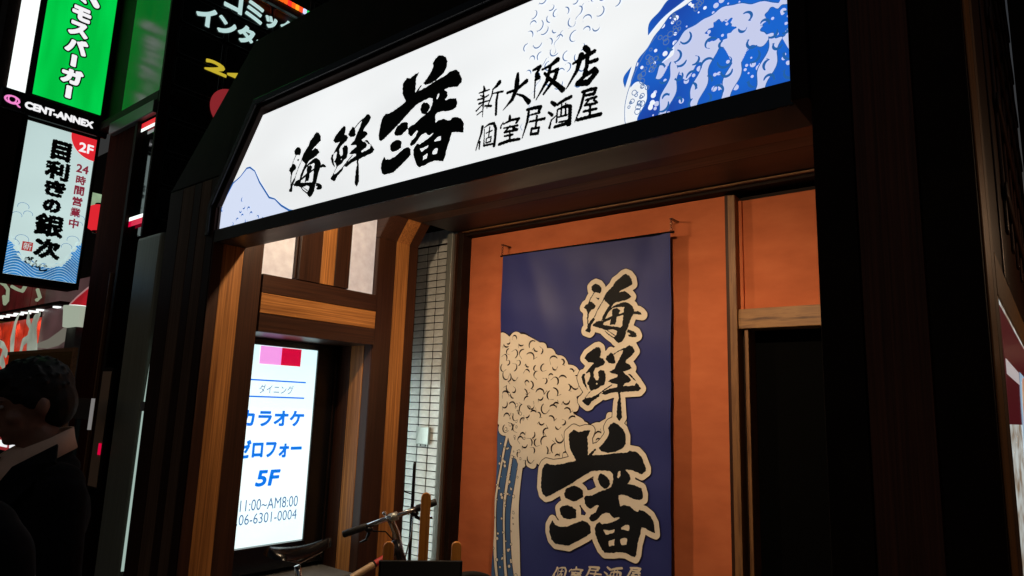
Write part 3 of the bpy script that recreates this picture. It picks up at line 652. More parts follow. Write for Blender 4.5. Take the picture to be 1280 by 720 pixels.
# foam: a heap of round lobes; swell lines below it
def bpx(x, y): return BP.px(x, y)
fo = Field(*BB, .003)
lobes = [(622,440,.10),(646,436,.085),(668,450,.10),(630,470,.13),(690,462,.085),(672,500,.13),(705,500,.075),(640,520,.12),(718,545,.085),(690,545,.12),(660,560,.10),(700,580,.09),(735,575,.075),(715,475,.06),(752,548,.07),(770,530,.05),(765,570,.055)]
LB = [(*bpx(x, y), r*.92) for x, y, r in lobes]
acc = np.zeros(fo.U.shape)
for u, v, r in LB: acc += np.exp(-38*(np.hypot(fo.U-u, fo.V-v)-r))
fo.F = -np.log(acc+1e-12)/38
fo.F += -.012*np.abs(np.sin(fo.U*34+1.5*np.sin(fo.V*19)))-.012*np.abs(np.sin(fo.V*37+1.5*np.sin(fo.U*24)))
def strip(fd, x0, wd, ph):
    """an upright wavy strip down the banner's left side"""
    return np.abs(fd.U-bx0-x0-bow(fd.V))-wd/2*(1+.25*np.sin(fd.V*9+x0*40))
def bow(v): return .36*(v-.98)**2
low = fo.V-(1.66+.02*np.sin(fo.U*40))
fo.F = np.minimum(fo.F, np.maximum(np.minimum(strip(fo, .150, .052, .6), np.minimum(strip(fo, .070, .016, .6), strip(fo, .005, .016, .6))), low))
fo.F = np.maximum(fo.F, clipb(fo))
bl = Field(*BB, .003)
bl.F = np.maximum(bl.U-(bx0+.150+bow(bl.V)), bl.V-(1.70+.03*np.sin(bl.U*25)+.02*np.sin(bl.U*61)))
bl.F = np.maximum(bl.F, clipb(bl)); blue_ins = bl.F.copy(); bl.mesh('water_print', 'steelblue', BP, .0010, bn, run=6)
ou = Field(*BB, .003); ou.F = np.maximum(fo.F-.005, clipb(ou, .002))
tag(ou.mesh('foam_outline', 'ink_soft', BP, .0017, bn, run=6), kind='stuff')
fo.mesh('foam_print', 'cream', BP, .0024, bn, run=6)
cu = Field(*BB, .0025); n_c = 0; fsamp = fo.F
for i in range(4000):
    if n_c > 175: break
    u = random.uniform(bx0+.02, bx1-.2); v = random.uniform(1.28, 2.15)
    j, k = int((v-fo.v0)/fo.res), int((u-fo.u0)/fo.res)
    if fsamp[j, k] > -.026: continue
    j, k = int((v-cu.v0)/cu.res), int((u-cu.u0)/cu.res)
    if cu.F[max(j-7, 0):j+7, max(k-7, 0):k+7].min() < .008: continue
    curl(cu, u, v, random.uniform(.018, .034), random.uniform(0, 6.3), random.uniform(1.6, 3.0), .0062, random.choice([1, -1]), .9); n_c += 1
cu.F = np.maximum(cu.F, fsamp[:, :][0:1, 0:1]*0-9 if False else cu.F)
tag(cu.mesh('curl_print', 'ink_soft', BP, .0032, bn, run=6), kind='stuff')
dt = Field(*BB, .002); dr = Field(*BB, .002)
for i in range(95):
    v = random.uniform(.5, 1.62); u = bx0+random.uniform(-.03, .145)+bow(v); r = random.choice([.004, .006, .008, .011])
    dt.disc((u, v), r*.75, .004); dr.disc((u, v), r*.75+.0022, .004)
dr.F = np.maximum(dr.F, clipb(dr)); dt.F = np.maximum(dt.F, clipb(dt, .005))
tag(dr.mesh('dot_outline', 'ink_soft', BP, .0032, bn), kind='stuff'); tag(dt.mesh('dot_print', 'cream', BP, .0039, bn), kind='stuff')
def c_umi(p): return bpx(715+p[0]/7.2, 330+p[1]/7.2)+((p[2]*.00075,) if len(p) > 2 else ())
def c_sen(p): return bpx(715+p[0]/7.2, 420+p[1]/7.2)+((p[2]*.00075,) if len(p) > 2 else ())
def c_han(p): return bpx(670+p[0]/7.2, 520+p[1]/7.2)+((p[2]*.00075,) if len(p) > 2 else ())
allg = Field(*BB, .0028); fields = []
for g, fn in ((G_UMI, c_umi), (G_SEN, c_sen), (G_HAN, c_han)):
    pts = np.array([fn(q)[:2] for p in g['p'] for q in p]); lo, hi = pts.min(0), pts.max(0)
    fd = Field(lo[0]-.02, hi[0]+.02, lo[1]-.02, hi[1]+.02, .002); draw_glyph(fd, g, fn); fd.rough(.0014, 200); fields.append(fd)
    draw_glyph(allg, dict(p=g['p'], s=g['s'], c=[]), fn, .06)
eo = Field(*BB, .0028); eo.F = np.maximum(allg.F, clipb(eo))
eo.mesh('letter_edge', 'ink_soft', BP, .0040, bn, off=.0315, run=6)
eo.mesh('letter_outline', 'cream', BP, .0047, bn, off=.0275, run=6)
for fd in fields: fd.mesh('letter', 'ink', BP, .0056, bn, run=6)
# the small line under them
s2 = affine([(70, 660), (772, 465), (110, 470), (745, 320)], [bpx(690, 722), bpx(803, 728), bpx(700, 701), bpx(800, 712)])
fd = Field(bx0+.3, bx1-.05, .60, 1.05, .0018)
for st in SMALL2.values():
    for s_ in st: fd.add('s', [tuple(s2((q[0], q[1])))+(q[2]*.00085,) for q in s_], .01)
fd.F = np.maximum(fd.F, clipb(fd)); fd.mesh('small_letters', 'cream', BP, .0030, bn, run=6)

# ------------------------------------------------------------------ spot lamps hidden above the sign box
M['bulb_glow'] = glow('bulb_glow', (1, .76, .48), 6)
def lampo(x, y, z, e, es, label):
    t = thing('ceiling_lamp', (x, y, 2.86), label, 'lamp', 'lamps behind the long sign')
    MB().tube([(x, y, 2.859), (x, y, z+.05)], .012, 8).build('stem', 'black', t)
    MB().tube([(x, y, z+.055), (x, y, z+.045), (x, y, z+.005)], [.02, .034, .04], 16).build('lamp_head', 'black', t)
    MB().ell((x, y, z-.004), (.018, .018, .012), n=12, m=8).build('bulb', 'bulb_glow', t)
    for kind, en in (('POINT', e), ('SPOT', es)):
        L = bpy.data.lights.new('warm_lamp', kind); L.energy = en; L.color = (1.0, .74, .47); L.shadow_soft_size = .025
        o = bpy.data.objects.new('warm_lamp', L); COL.objects.link(o); o.parent = t; o.location = (0, 0, z-.03-2.86)
        if kind == 'SPOT':
            L.spot_size = 1.75; L.spot_blend = 1.0
            o.rotation_euler = Vector((0, 1.25, -1.55)).to_track_quat('-Z', 'Y').to_euler()
lampo(-2.45, 1.94, 2.738, 26, 48, 'small warm ceiling lamp near the striped post')
lampo(-1.15, 1.94, 2.738, 19, 50, 'small warm ceiling lamp near the black doorway')
tb = thing('recess_tube_lamp', (-3.5, 3.0, .5), 'cool white tube lamp tucked behind the inner frame by the tiles', 'lamp')
MB().tube([(-3.40, 2.965, .35), (-3.40, 2.965, 1.75)], .013, 10).build('tube', glow('cool_tube', (.80, .97, .93), 18), tb)
box('fitting', 'black', (-3.44, -3.36, 2.925, 2.948, .3, 1.8), tb)

# ------------------------------------------------------------------ bicycle
bk = thing('bicycle', (-2.55, 2.1, .13), 'dark bicycle with flat handlebar parked before the niche', 'bicycle')
HL, HR = Vector(at(429, 668, Y=2.12)), Vector(at(545, 627.5, Y=2.36))
HC = HL.lerp(HR, .52); BX = (HR-HL).normalized()
ax = Vector((.10, .47, 0)).normalized()
SD = Vector(at(373, 690, Y=1.80)); gz = .13
fa = Vector((HC.x+.10, HC.y+.42, gz+.33)); ra = Vector((SD.x-.10, SD.y-.16, gz+.33)); bb_ = Vector((SD.x+.0, SD.y+.16, gz+.29))
hb = Vector((HC.x+.03, HC.y+.06, HC.z-.21)); ht = HC+Vector((.005, .03, -.07)); st_top = SD+Vector((0, .0, -.055)); stc = SD + Vector((.0, .05, -.22))
MB().tube([HL.lerp(HR, .24), HL.lerp(HR, .42)+Vector((0, 0, .002)), HL.lerp(HR, .62), HL.lerp(HR, .80)], .0115, 10).build('handlebar', 'chrome', bk, 0, True)
for a, b in ((0, .25), (.79, 1.0)):
    MB().tube([HL.lerp(HR, a), HL.lerp(HR, a+.01), HL.lerp(HR, b-.01), HL.lerp(HR, b)], [.014, .0165, .0165, .014], 10).build('grip', 'rubber', bk, 0, True)
for a, b in ((.27, .12), (.76, .90)):
    p = HL.lerp(HR, a)+Vector((0, .01, -.03)); q = HL.lerp(HR, b)+Vector((.01, .03, -.055))
    MB().tube([p, p.lerp(q, .4)+Vector((0, .005, -.016)), q], [.008, .006, .004], 8).build('brake_lever', 'black', bk, 0, True)
    MB().ell(tuple(HL.lerp(HR, a)+Vector((0, .006, -.016))), (.022, .02, .016), n=10, m=6).build('brake_clamp', 'black', bk, 0, True)
MB().tube([HC+Vector((-.005, -.01, .012)), HC+Vector((.0, .01, -.03)), ht, hb], [.020, .016, .0175, .0175], 12).build('stem', 'chrome', bk, 0, True)
MB().tube([HC+BX*-.012, HC+BX*.03], .02, 10).build('bar_clamp', 'steel', bk, 0, True)
MB().ell(tuple(HL.lerp(HR, .44)+Vector((0, 0, .03))), (.010, .010, .010), n=10, m=6).build('bell', 'chrome', bk, 0, True)
MB().tube([ht+Vector((0, 0, -.03)), hb], .021, 12).build('head_tube', 'bike_paint', bk, 0, True)
MB().tube([ht+Vector((-.003, -.01, -.09)), stc], .015, 12).build('top_tube', 'bike_paint', bk, 0, True)
tt0, tt1 = ht+Vector((-.003, -.01, -.09)), stc
MB().tube([tt0.lerp(tt1, .06), tt0.lerp(tt1, .22)], .0158, 12, False).build('frame_decal', mat('red_decal', (.55, .03, .03), .4), bk, 0, True)
MB().tube([tt0.lerp(tt1, .24), tt0.lerp(tt1, .5)], .0156, 12, False).build('frame_decal', mat('tan_decal', (.55, .36, .2), .35), bk, 0, True)
MB().tube([hb, bb_], .018, 12).build('down_tube', 'bike_paint', bk, 0, True)
MB().tube([stc+Vector((0, -.01, .02)), bb_], .016, 12).build('seat_tube', 'bike_paint', bk, 0, True)
MB().tube([st_top, stc], .013, 10).build('seat_post', 'chrome', bk, 0, True)
fk = MB(); sd_ = Vector((ax.y, -ax.x, 0))
for s_ in (-1, 1): fk.tube([hb, hb+Vector((0, .02, -.06))+sd_*s_*.05, fa+sd_*s_*.05], [.014, .013, .009], 8)
fk.build('fork', 'bike_paint', bk, 0, True)
ry = MB()
for s_ in (-1, 1): ry.tube([bb_, ra+sd_*s_*.06], .009, 8); ry.tube([stc, ra+sd_*s_*.06], .008, 8)
ry.build('rear_stays', 'bike_paint', bk, 0, True)
def wheel(c, d):
    up = Vector((0, 0, 1)); pts = [c+(d*math.cos(a)+up*math.sin(a))*.315 for a in np.linspace(0, 2*math.pi, 49)]
    w_ = MB().tube([c-sd_*.05, c+sd_*.05], .014, 10).build('wheel', 'chrome', bk)
    MB().tube(pts, .019, 10, False).build('tyre', 'rubber', w_, 0, True)
    MB().tube([c+(p-c)*.94 for p in pts], .009, 8, False).build('rim', 'chrome', w_, 0, True)
    sk = MB()
    for i in range(28): a = i*math.pi/14; sk.tube([c+sd_*(.03 if i % 2 else -.03), c+(d*math.cos(a)+up*math.sin(a))*.295], .0012, 4, False)
    sk.build('spokes', 'chrome', w_)
wheel(fa, Vector((.25, .97, 0)).normalized()); wheel(ra, ax)
cr_ = MB().tube([bb_-sd_*.07, bb_+sd_*.07], .012, 8); cr_.tube([bb_+sd_*.07, bb_+sd_*.075+Vector((0, .1, -.13))], .01, 8); cr_.tube([bb_-sd_*.07, bb_-sd_*.075-Vector((0, .1, -.13))], .01, 8)
cr_.box(bb_.x-.15, bb_.x-.06, bb_.y-.14, bb_.y-.06, bb_.z+.12, bb_.z+.14); cr_.build('crank', 'steel', bk, 0)
# saddle: wide tail narrowing to the nose
sm = MB(); vs = []; n = 14
for i in range(n+1):
    t = i/n; wv = .072*(1-t)**.9*min(1, 4*t+.45)+.014; zc = SD.z+.012-.02*math.sin(t*3)+.02*t
    for j in range(9):
        a = math.pi*j/8; vs.append(tuple(Vector((SD.x, SD.y, zc))+ax*(-.13+.27*t)+sd_*(math.cos(a)*wv)+Vector((0, 0, math.sin(a)*.022-.018*abs(math.cos(a))))))
sm.add(vs, [(i*9+j, i*9+j+1, (i+1)*9+j+1, (i+1)*9+j) for i in range(n) for j in range(8)]+[tuple(range(8, -1, -1)), tuple(n*9+j for j in range(9))])
sd_o = sm.build('saddle', 'black', bk, 0, True)
rl = MB()
for s_ in (-1, 1): rl.tube([SD+ax*-.09+sd_*.022*s_+Vector((0, 0, -.012)), SD+sd_*.022*s_+Vector((0, 0, -.04)), SD+ax*.10+sd_*.012*s_+Vector((0, 0, -.005))], .004, 6)
rl.build('saddle_rail', 'chrome', bk)
MB().tube([HL.lerp(HR, .74)+Vector((0, .01, -.03)), HC+BX*.08+Vector((0, .03, -.10)), HC+BX*.04+Vector((.01, .04, -.2)), hb+Vector((.03, 0, -.08))], .003, 6).build('brake_cable', 'chrome', bk, 0, True)
MB().tube([HL.lerp(HR, .30)+Vector((0, .01, -.03)), HC-BX*.05+Vector((0, .03, -.05)), HC+Vector((.0, .04, -.12))], .003, 6).build('brake_cable', 'black', bk, 0, True)

# ------------------------------------------------------------------ menu board with wooden legs
ab = thing('standing_board', (-2.1, 2.1, .13), 'black standing board with three round-topped orange wooden stakes behind', 'board')
L0 = at(474, 700, Y=2.0); zt = float(L0[2]); 
d_ = BF + BR*(578-640)/FPX - BU*(700.5-360)/FPX; R0 = CAM + d_*((zt-1.6)/d_[2])
bl_, br_ = Vector((L0[0], L0[1], zt)), Vector((R0[0], R0[1], zt)); bd = (br_-bl_).normalized(); bnv = Vector((bd.y, -bd.x, 0))
def obox(name, m, a, b, z0, z1, t0, t1, parent, bevel=.002):
    mb = MB(); q = [a+bnv*t0, b+bnv*t0, b+bnv*t1, a+bnv*t1]
    mb.add([(p.x, p.y, z0) for p in q]+[(p.x, p.y, z1) for p in q], [(0, 3, 2, 1), (4, 5, 6, 7), (0, 1, 5, 4), (1, 2, 6, 5), (2, 3, 7, 6), (3, 0, 4, 7)])
    return mb.build(name, m, parent, bevel)
obox('board_face', 'black_matte', bl_, br_, .45, zt, 0, .018, ab)
for a, b in ((0, .03), (.97, 1)): obox('board_edge', 'black', bl_.lerp(br_, a), bl_.lerp(br_, b), .13, zt-.001, -.002, .019, ab)
def stake(xc, wpx, ytop, back):
    def pt(px_, off):
        d = BF + BR*(px_-640)/FPX - BU*(690-360)/FPX; o_ = bl_-bnv*off; nn = np.array(bnv)
        return Vector(CAM + d*((np.array(o_)-CAM) @ nn)/(d @ nn))
    c = pt(xc, back); hw = (pt(xc+wpx/2, back)-pt(xc-wpx/2, back)).length/2
    d = BF + BR*(xc-640)/FPX - BU*(ytop-360)/FPX; o_ = bl_-bnv*back; nn = np.array(bnv)
    zt_ = float((CAM + d*((np.array(o_)-CAM) @ nn)/(d @ nn))[2])
    prof = [(-hw, .14), (hw, .14)] + [(hw*math.cos(a), zt_-hw+hw*math.sin(a)) for a in np.linspace(0, math.pi, 13)]
    vs = [tuple(Vector((c.x, c.y, 0))+bd*u+Vector((0, 0, z))+bnv*t) for t in (0, -.022) for u, z in prof]; n = len(prof)
    MB().add(vs, [tuple(range(n)), tuple(range(2*n-1, n-1, -1))]+[(i, i+n, (i+1) % n+n, (i+1) % n) for i in range(n)]).build('stake', 'post_wood', ab, .003)
stake(529, 12.5, 616, .05); stake(485.5, 13.5, 677.5, .03); stake(570.5, 12.5, 677.5, .03)
# thin black pole
pl_ = thing('umbrella_pole', (-3.1, 2.95, .13), 'thin black upright pole standing before the tiled wall', 'pole')
a, b = at(518.5, 577, Y=2.93), at(513, 700, Y=2.93)
MB().tube([(a[0], 2.93, a[2]), (a[0], 2.93, a[2]-.02), (b[0]-.01, 2.93, .15)], [.007, .010, .011], 10).build('pole', 'black', pl_, 0, True)
MB().tube([(a[0]-.075, 2.93, a[2]-.18), (a[0], 2.93, a[2]-.19)], .004, 6).build('hook', 'black', pl_)
MB().tube([(b[0]-.01, 2.93, .13), (b[0]-.01, 2.93, .16)], [.12, .10], 24).build('base', 'black', pl_)

# ------------------------------------------------------------------ facade left of the frame
fw = thing('neighbour_facade', (-4.2, 1.7, 0), 'dark red-brown facade with narrow glass strips beside the hanging sign', 'building')
box('cladding', 'brown_wall', (-4.69, -4.26, 1.62, 1.80, .125, 3.298), fw, .006)
box('dark_pier', 'black_frame', (-4.259, -4.22, 1.60, 1.80, .125, 3.3), fw, .004)
box('dark_pier', 'black_frame', (-3.99, -3.962, 1.60, 1.655, 2.48, 5.0), fw, .004)
box('transom', 'black_frame', (-4.84, -3.99, 1.60, 1.80, 3.30, 3.36), fw, .004)
box('back_wall', 'black_frame', (-5.0, -4.612, 1.64, 1.95, 3.361, 5.4), fw, 0)
box('transom', 'soffit', (-4.62, -4.0, 1.585, 1.62, 3.22, 3.297), fw, .004)
box('glass_strip', 'dark_glass', (-4.219, -3.991, 1.64, 1.66, 2.50, 3.215), fw, 0)
M['upper_glass'] = noisy('printed_dark_glass', [(.35, (.010, .016, .010)), (.6, (.075, .055, .02))], (3, 1, 1.2), 2.2, .2, .0, spec=.7)
box('upper_glass', 'upper_glass', (-4.61, -4.03, 1.64, 1.66, 3.361, 5.0), fw, 0)
box('back_wall', 'black_frame', (-4.69, -3.62, 1.80, 1.95, .125, 2.46), fw, 0)
box('back_wall', 'black_frame', (-4.69, -4.31, 1.80, 1.95, 2.46, 5.0), fw, 0)
FP = Plane((0, 1.62, 0), (1, 0, 0), (0, 0, 1), (0, -1, 0))
GP = Plane((0, 1.64, 0), (1, 0, 0), (0, 0, 1), (0, -1, 0))
quad('red_strip', 'g_red2', FP, -4.215, -3.995, 3.175, 3.207, 0, fw); quad('white_strip', 'g_bright', FP, -4.215, -3.995, 3.155, 3.1745, 0, fw)
quad('white_strip', 'g_bright', FP, -4.215, -3.995, 2.60, 2.622, 0, fw); quad('red_strip', 'g_red', FP, -4.215, -3.995, 2.565, 2.5995, 0, fw)
box('copper_pipe_cover', 'trim_wood_z', (-4.335, -4.325, 1.60, 1.62, .3, 2.3), fw, .003)
pp = thing('paper_notice', (-4.1, 1.6, 1.3), 'narrow tan paper notice hanging beside the steel column', 'notice')
q = [at(148, 470, Y=1.70), at(153, 470, Y=1.70), at(139, 580, Y=1.70), at(132, 580, Y=1.70)]
box('sheet', 'paper', (-4.215, -4.10, 1.59, 1.593, 1.10, 1.72), pp, .001)
box('holder', 'black_frame', (-4.22, -4.09, 1.5935, 1.62, 1.09, 1.74), pp, .002)
box('red_corner', 'g_red', (-4.13, -4.10, 1.586, 1.5895, 1.27, 1.33), pp, 0)
sc_ = thing('steel_column', (-3.86, 1.66, 0), 'square brushed steel column left of the entrance frame', 'column')
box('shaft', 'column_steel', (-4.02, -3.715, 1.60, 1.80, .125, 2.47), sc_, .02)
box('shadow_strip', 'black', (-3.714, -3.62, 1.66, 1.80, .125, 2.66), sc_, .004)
tl = thing('light_tube', (-3.63, 1.58, .7), 'thin pale strip standing in for a reflected light line beside the steel column', 'lamp')
M['g_streak'] = glow('pale_streak', (.42, .56, .50), .8)  # glow stands in for a light line reflected beside the column
for (x0, y0), (x1, y1) in (((204, 362), (181.5, 502)), ((179.5, 514), (153, 714))):
    a, b = at(x0, y0, Y=1.585), at(x1, y1, Y=1.585)
    MB().tube([a, b], .0075, 8).build('tube', 'g_streak', tl)
a = at(180.3, 508, Y=1.585); MB().box(a[0]-.03, a[0]+.02, 1.578, 1.60, a[2]-.022, a[2]+.022).build('bracket', 'black', tl, .002)

# ------------------------------------------------------------------ hanging blade sign
bs = thing('blade_sign', (-4.95, 1.4, 2.25), 'tall projecting sign with green panel above a black band and white restaurant panel', 'sign')
QP = Plane((-4.85, 0, 0), (0, 1, 0), (0, 0, 1), (1, 0, 0))
box('housing', 'black_frame', (-5.02, -4.862, 1.02, 1.618, 2.24, 5.2), bs, .006)
box('green_panel', 'g_green', (-4.861, -4.85, 1.212, 1.602, 3.42, 5.15), bs, 0)
box('side_lamp', 'g_bright', (-4.861, -4.85, 1.083, 1.175, 3.405, 5.15), bs, 0)
MB().box(-4.86, -4.83, 1.05, 1.655, 3.262, 3.402).build('name_band', 'black', bs, .012)
box('white_panel', 'g_pale', (-4.861, -4.85, 1.205, 1.60, 2.28, 3.242), bs, 0)
NP = Plane((-4.83, 0, 0), (0, 1, 0), (0, 0, 1), (1, 0, 0))
for nm, rp_ in (('frame_bar', (1.176, 1.211, 2.24, 5.2)), ('frame_bar', (1.603, 1.62, 2.24, 5.2)), ('frame_bar', (1.02, 1.204, 2.24, 3.26)), ('frame_bar', (1.205, 1.603, 2.235, 2.279))):
    box(nm, 'black_frame', (-4.861, -4.842, *rp_), bs, .002)
text('letters', 'CENT-ANNEX', 'g_band', NP, 1.178, 1.562, 3.302, 3.350, .003, bs, .0036, res=.001)
lg = MB().torus((-4.826, 1.112, 3.330), .036, .0055, 'x', 28, 6, .62); lg.torus((-4.824, 1.112, 3.332), .020, .004, 'x', 24, 6, 1.05)
lg.tube([(-4.824, 1.13, 3.315), (-4.824, 1.15, 3.298), (-4.824, 1.158, 3.295)], [.003, .005, .003], 6); lg.build('pink_logo', 'g_logo', bs, 0, True)
def at_c(x, y, w_, h_): u, v = QP.px(x, y); return u-w_/2, u+w_/2, v-h_/2, v+h_/2
for ch, x, y, w_, h_, rt in (('モ', 102, 18, .112, .098, 0), ('ス', 98, 37, .115, .10, 0), ('バ', 95.5, 58, .13, .105, 0), ('ー', 92, 76, .032, .082, 1), ('ガ', 90, 96, .125, .105, 0), ('ー', 85.5, 115, .034, .085, 1)):
    u0, u1, v0, v1 = at_c(x, y, w_, h_)
    text('letter', ch, 'ink', QP, u0-.009, u1+.009, v0-.009, v1+.009, .002, bs, .0175, rt)
    text('letter', ch, 'g_band', QP, u0, u1, v0, v1, .004, bs, .0085, rt)
fd = Field(1.35, 1.62, 4.0, 4.2, .002); a, b, c, d = QP.px(101, -4), QP.px(106, 3), QP.px(113, -6), QP.px(120, 7)
fd.add('s', [(*a, .045), (*b, .02)]).add('s', [(*c, .04), (*d, .04)]); fd.mesh('letter', 'ink', QP, .002, bs, off=.010); fd.mesh('letter', 'g_band', QP, .004, bs)
fd = Field(1.4, 1.6, 3.05, 3.242, .0025); fd.disc((1.598, 3.24), .145, .2); fd.mesh('red_corner', 'g_red2', QP, .002, bs)
u0, v1 = QP.px(98, 178); u1, v0 = QP.px(117.5, 194.5)
text('letters', '2F', 'g_band', QP, 1.505, 1.590, 3.135, 3.198, .004, bs, .0025)
for ch, x, y, w_, h_ in (('24', 103, 211.5, .072, .056), ('時', 101, 225.5, .058, .060), ('間', 98.8, 238.5, .058, .060), ('営', 96.4, 252, .058, .060), ('業', 94, 265.5, .058, .060), ('中', 92, 279.5, .056, .064)):
    text('letter', ch, 'g_maroon', QP, *at_c(x, y, w_, h_), .003, bs, .0022, res=.001)
def brushtext(ch, x, y, w_, h_, bold, amp): text('letter', ch, 'ink', QP, *at_c(x, y, w_, h_), .0035, bs, bold, rough=amp, res=.0014)
for ch, x, y, w_, h_, bd_ in (('目', 76.5, 189, .112, .128, .0085), ('利', 71.5, 213.5, .135, .122, .0078), ('き', 69, 236, .12, .108, .0075), ('の', 64.5, 257.5, .10, .088, .008), ('銀', 61.5, 282, .16, .145, .0068), ('次', 59, 311, .142, .128, .0085)):
    brushtext(ch, x, y, w_, h_, bd_, .003)
for ch, x, y in (('ぎ', 36, 325), ('ん', 45, 330), ('じ', 54, 335)): brushtext(ch, x, y, .048, .046, .0022, .001)
quad('seal', 'g_seal', QP, *at_c(34, 308, .055, .055), .003, bs); text('letter', '新', 'g_pale', QP, *at_c(34, 308, .044, .044), .0045, bs)
wv = Field(1.206, 1.599, 2.281, 2.62, .0025)
prof = 2.39+.10*np.exp(-((wv.U-1.215)/.05)**2)+.14*np.exp(-((wv.U-1.595)/.05)**2)-.02*np.cos((wv.U-1.4)*14)+.008*np.sin(wv.U*90)
wv.F = wv.V-prof
foam = wv.F.copy(); wv.F = np.maximum(wv.F, -(np.abs(np.sin(((wv.V-.03*np.sin(wv.U*26))*190)))-.30)*.004)
wv.mesh('wave_print', 'g_waveblue', QP, .002, bs)
wf = Field(1.206, 1.599, 2.281, 2.62, .0025)
for i in range(40):
    t = i/39; u = 1.215+.375*t; pv_ = 2.39+.10*math.exp(-((u-1.215)/.05)**2)+.14*math.exp(-((u-1.595)/.05)**2)-.02*math.cos((u-1.4)*14)
    wf.disc((u, pv_-.008+random.uniform(-.006, .006)), random.uniform(.006, .012), .01)
wf.F = np.maximum(wf.F, np.maximum(wf.U-1.597, 1.208-wf.U)); wf.mesh('foam_print', 'g_pale', QP, .0035, bs)
wl = Field(1.206, 1.599, 2.281, 2.9, .0025)
for u, v, r in [(1.26, 2.70, .03), (1.29, 2.66, .024), (1.235, 2.64, .026), (1.28, 2.50, .035), (1.24, 2.47, .03), (1.55, 2.55, .035), (1.575, 2.70, .022), (1.57, 2.66, .02), (1.52, 2.50, .03)]:
    wl.add('s', [(u+r*math.cos(a), v+r*math.sin(a)*.8, .0028) for a in np.linspace(-.3, 3.5, 10)])
tag(wl.mesh('cloud_line', 'g_kgrey', QP, .003, bs), kind='stuff')
# small far lit box and red lantern beside it
lt = thing('far_lit_window', (-5.6, 1.9, 3.5), 'pale green lit box at the left edge behind the projecting sign', 'sign')
p = at(-10, 92, X=-5.4); q = at(12, 112, X=-5.4)
box('lit_face', glow('dim_green_white', (.5, .6, .48), .8), (-5.41, -5.4, p[1], q[1], q[2], p[2]+.01), lt, 0)
box('housing', 'black_frame', (-5.6, -5.412, p[1]-.1, q[1]+.02, q[2]-.04, p[2]+1.2), lt, .01)
ln = thing('red_lantern', (-4.95, 1.8, 2.6), 'glowing red round lantern behind the edge of the projecting sign', 'lantern')
p = at(124, 273, X=-5.2); MB().ell((-5.2, p[1], p[2]), (.09, .10, .10), n=24, m=16).build('lantern_body', 'g_red2', ln, 0, True)
MB().torus((-5.2, p[1], p[2]+.098), .03, .008, 'z', 16, 6).build('lantern_ring', 'black', ln)
MB().torus((-5.2, p[1], p[2]-.098), .03, .008, 'z', 16, 6).build('lantern_ring', 'black', ln)
gb = thing('mint_lit_box', (-5.4, 1.8, 2.8), 'small pale green lit box above the red lantern', 'sign')
p = at(114, 240, X=-5.45); q = at(131, 275, X=-5.45)
box('lit_face', glow('mint_face', (.42, .62, .38), .75, .3, (1, 1, 1), 8), (-5.47, -5.45, p[1], q[1], q[2], p[2]), gb, 0)
box('housing', 'black_frame', (-5.6, -5.472, p[1]-.02, q[1]+.02, q[2]-.02, p[2]+.02), gb, .005)

# ------------------------------------------------------------------ black panelled sign tower (comic / internet)
ct = thing('panel_sign_tower', (-4.1, 2.3, 2.5), 'black panelled sign tower with pale katakana and yellow 24 above the frame', 'sign')
box('housing', 'black_frame', (-4.3, -4.012, 1.66, 3.4, 2.50, 5.2), ct, .006)
CP = Plane((-4.0, 0, 0), (0, 1, 0), (0, 0, 1), (1, 0, 0))
M['tower_panel'] = mat('tower_panel', (.010, .014, .013), .3); M['tower_edge'] = mat('tower_edge', (.30, .34, .33), .35, .6)
for i in range(5):
    for j in range(12):
        y0, z0 = 1.665+i*.30, 2.59+j*.207
        box('panel', 'tower_panel', (-4.012, -4.002, y0+.004, y0+.296, z0+.004, z0+.203), ct, .003)
        e = MB(); r = .018; ring_ = []
        for cx_, cz_, a0 in ((y0+.296-.012-r, z0+.203-.01-r, 0), (y0+.004+.012+r, z0+.203-.01-r, math.pi/2), (y0+.004+.012+r, z0+.004+.01+r, math.pi), (y0+.296-.012-r, z0+.004+.01+r, 1.5*math.pi)):
            for t in range(4): a = a0+t*math.pi/6; ring_.append((-4.0015, cx_+r*math.cos(a), cz_+r*math.sin(a)))
        e.tube(ring_+[ring_[0]], .0012, 4, False).build('panel_trim', 'tower_edge', ct)
for ch, u0, u1, v0, v1, m_ in (('コ', 1.925, 2.05, 4.06, 4.20, 'g_mint'), ('ミ', 2.07, 2.20, 4.06, 4.20, 'g_mint'), ('ッ', 2.215, 2.305, 4.07, 4.16, 'g_mint'), ('ク', 2.33, 2.45, 4.07, 4.19, 'g_mint'),
                            ('イ', 1.76, 1.89, 3.875, 4.01, 'g_mint'), ('ン', 1.90, 2.025, 3.88, 4.0, 'g_mint'), ('タ', 2.035, 2.155, 3.88, 4.01, 'g_mint'), ('ー', 2.17, 2.27, 3.93, 3.95, 'g_mint')):
    text('letter', ch, m_, CP, u0, u1, v0, v1, .003, ct, .0075)
text('letters', '24', 'g_yellow', CP, 1.85, 2.15, 3.60, 3.68, .003, ct, .006)
fd = Field(1.85, 2.3, 3.2, 3.6, .003); fd.disc((2.045, 3.40), .135, .3); fd.mesh('red_disc', 'g_dimred', CP, .003, ct)
lb = thing('led_strip', (-3.9, 2.3, 4.2), 'small multicoloured glowing strip above the panelled sign tower', 'sign')
a_, b_ = at(338, -6, X=-3.9), at(386, 16, X=-3.9)
box('rail', 'soffit', (-3.93, -3.90, a_[1]-.3, b_[1]+.03, 4.19, 4.232), lb, .002)
cols = [(.8, .02, .05), (.9, .03, .02), (.95, .12, .01), (.95, .35, .02), (.9, .08, .02), (.6, .65, .95), (.02, .5, .1)]
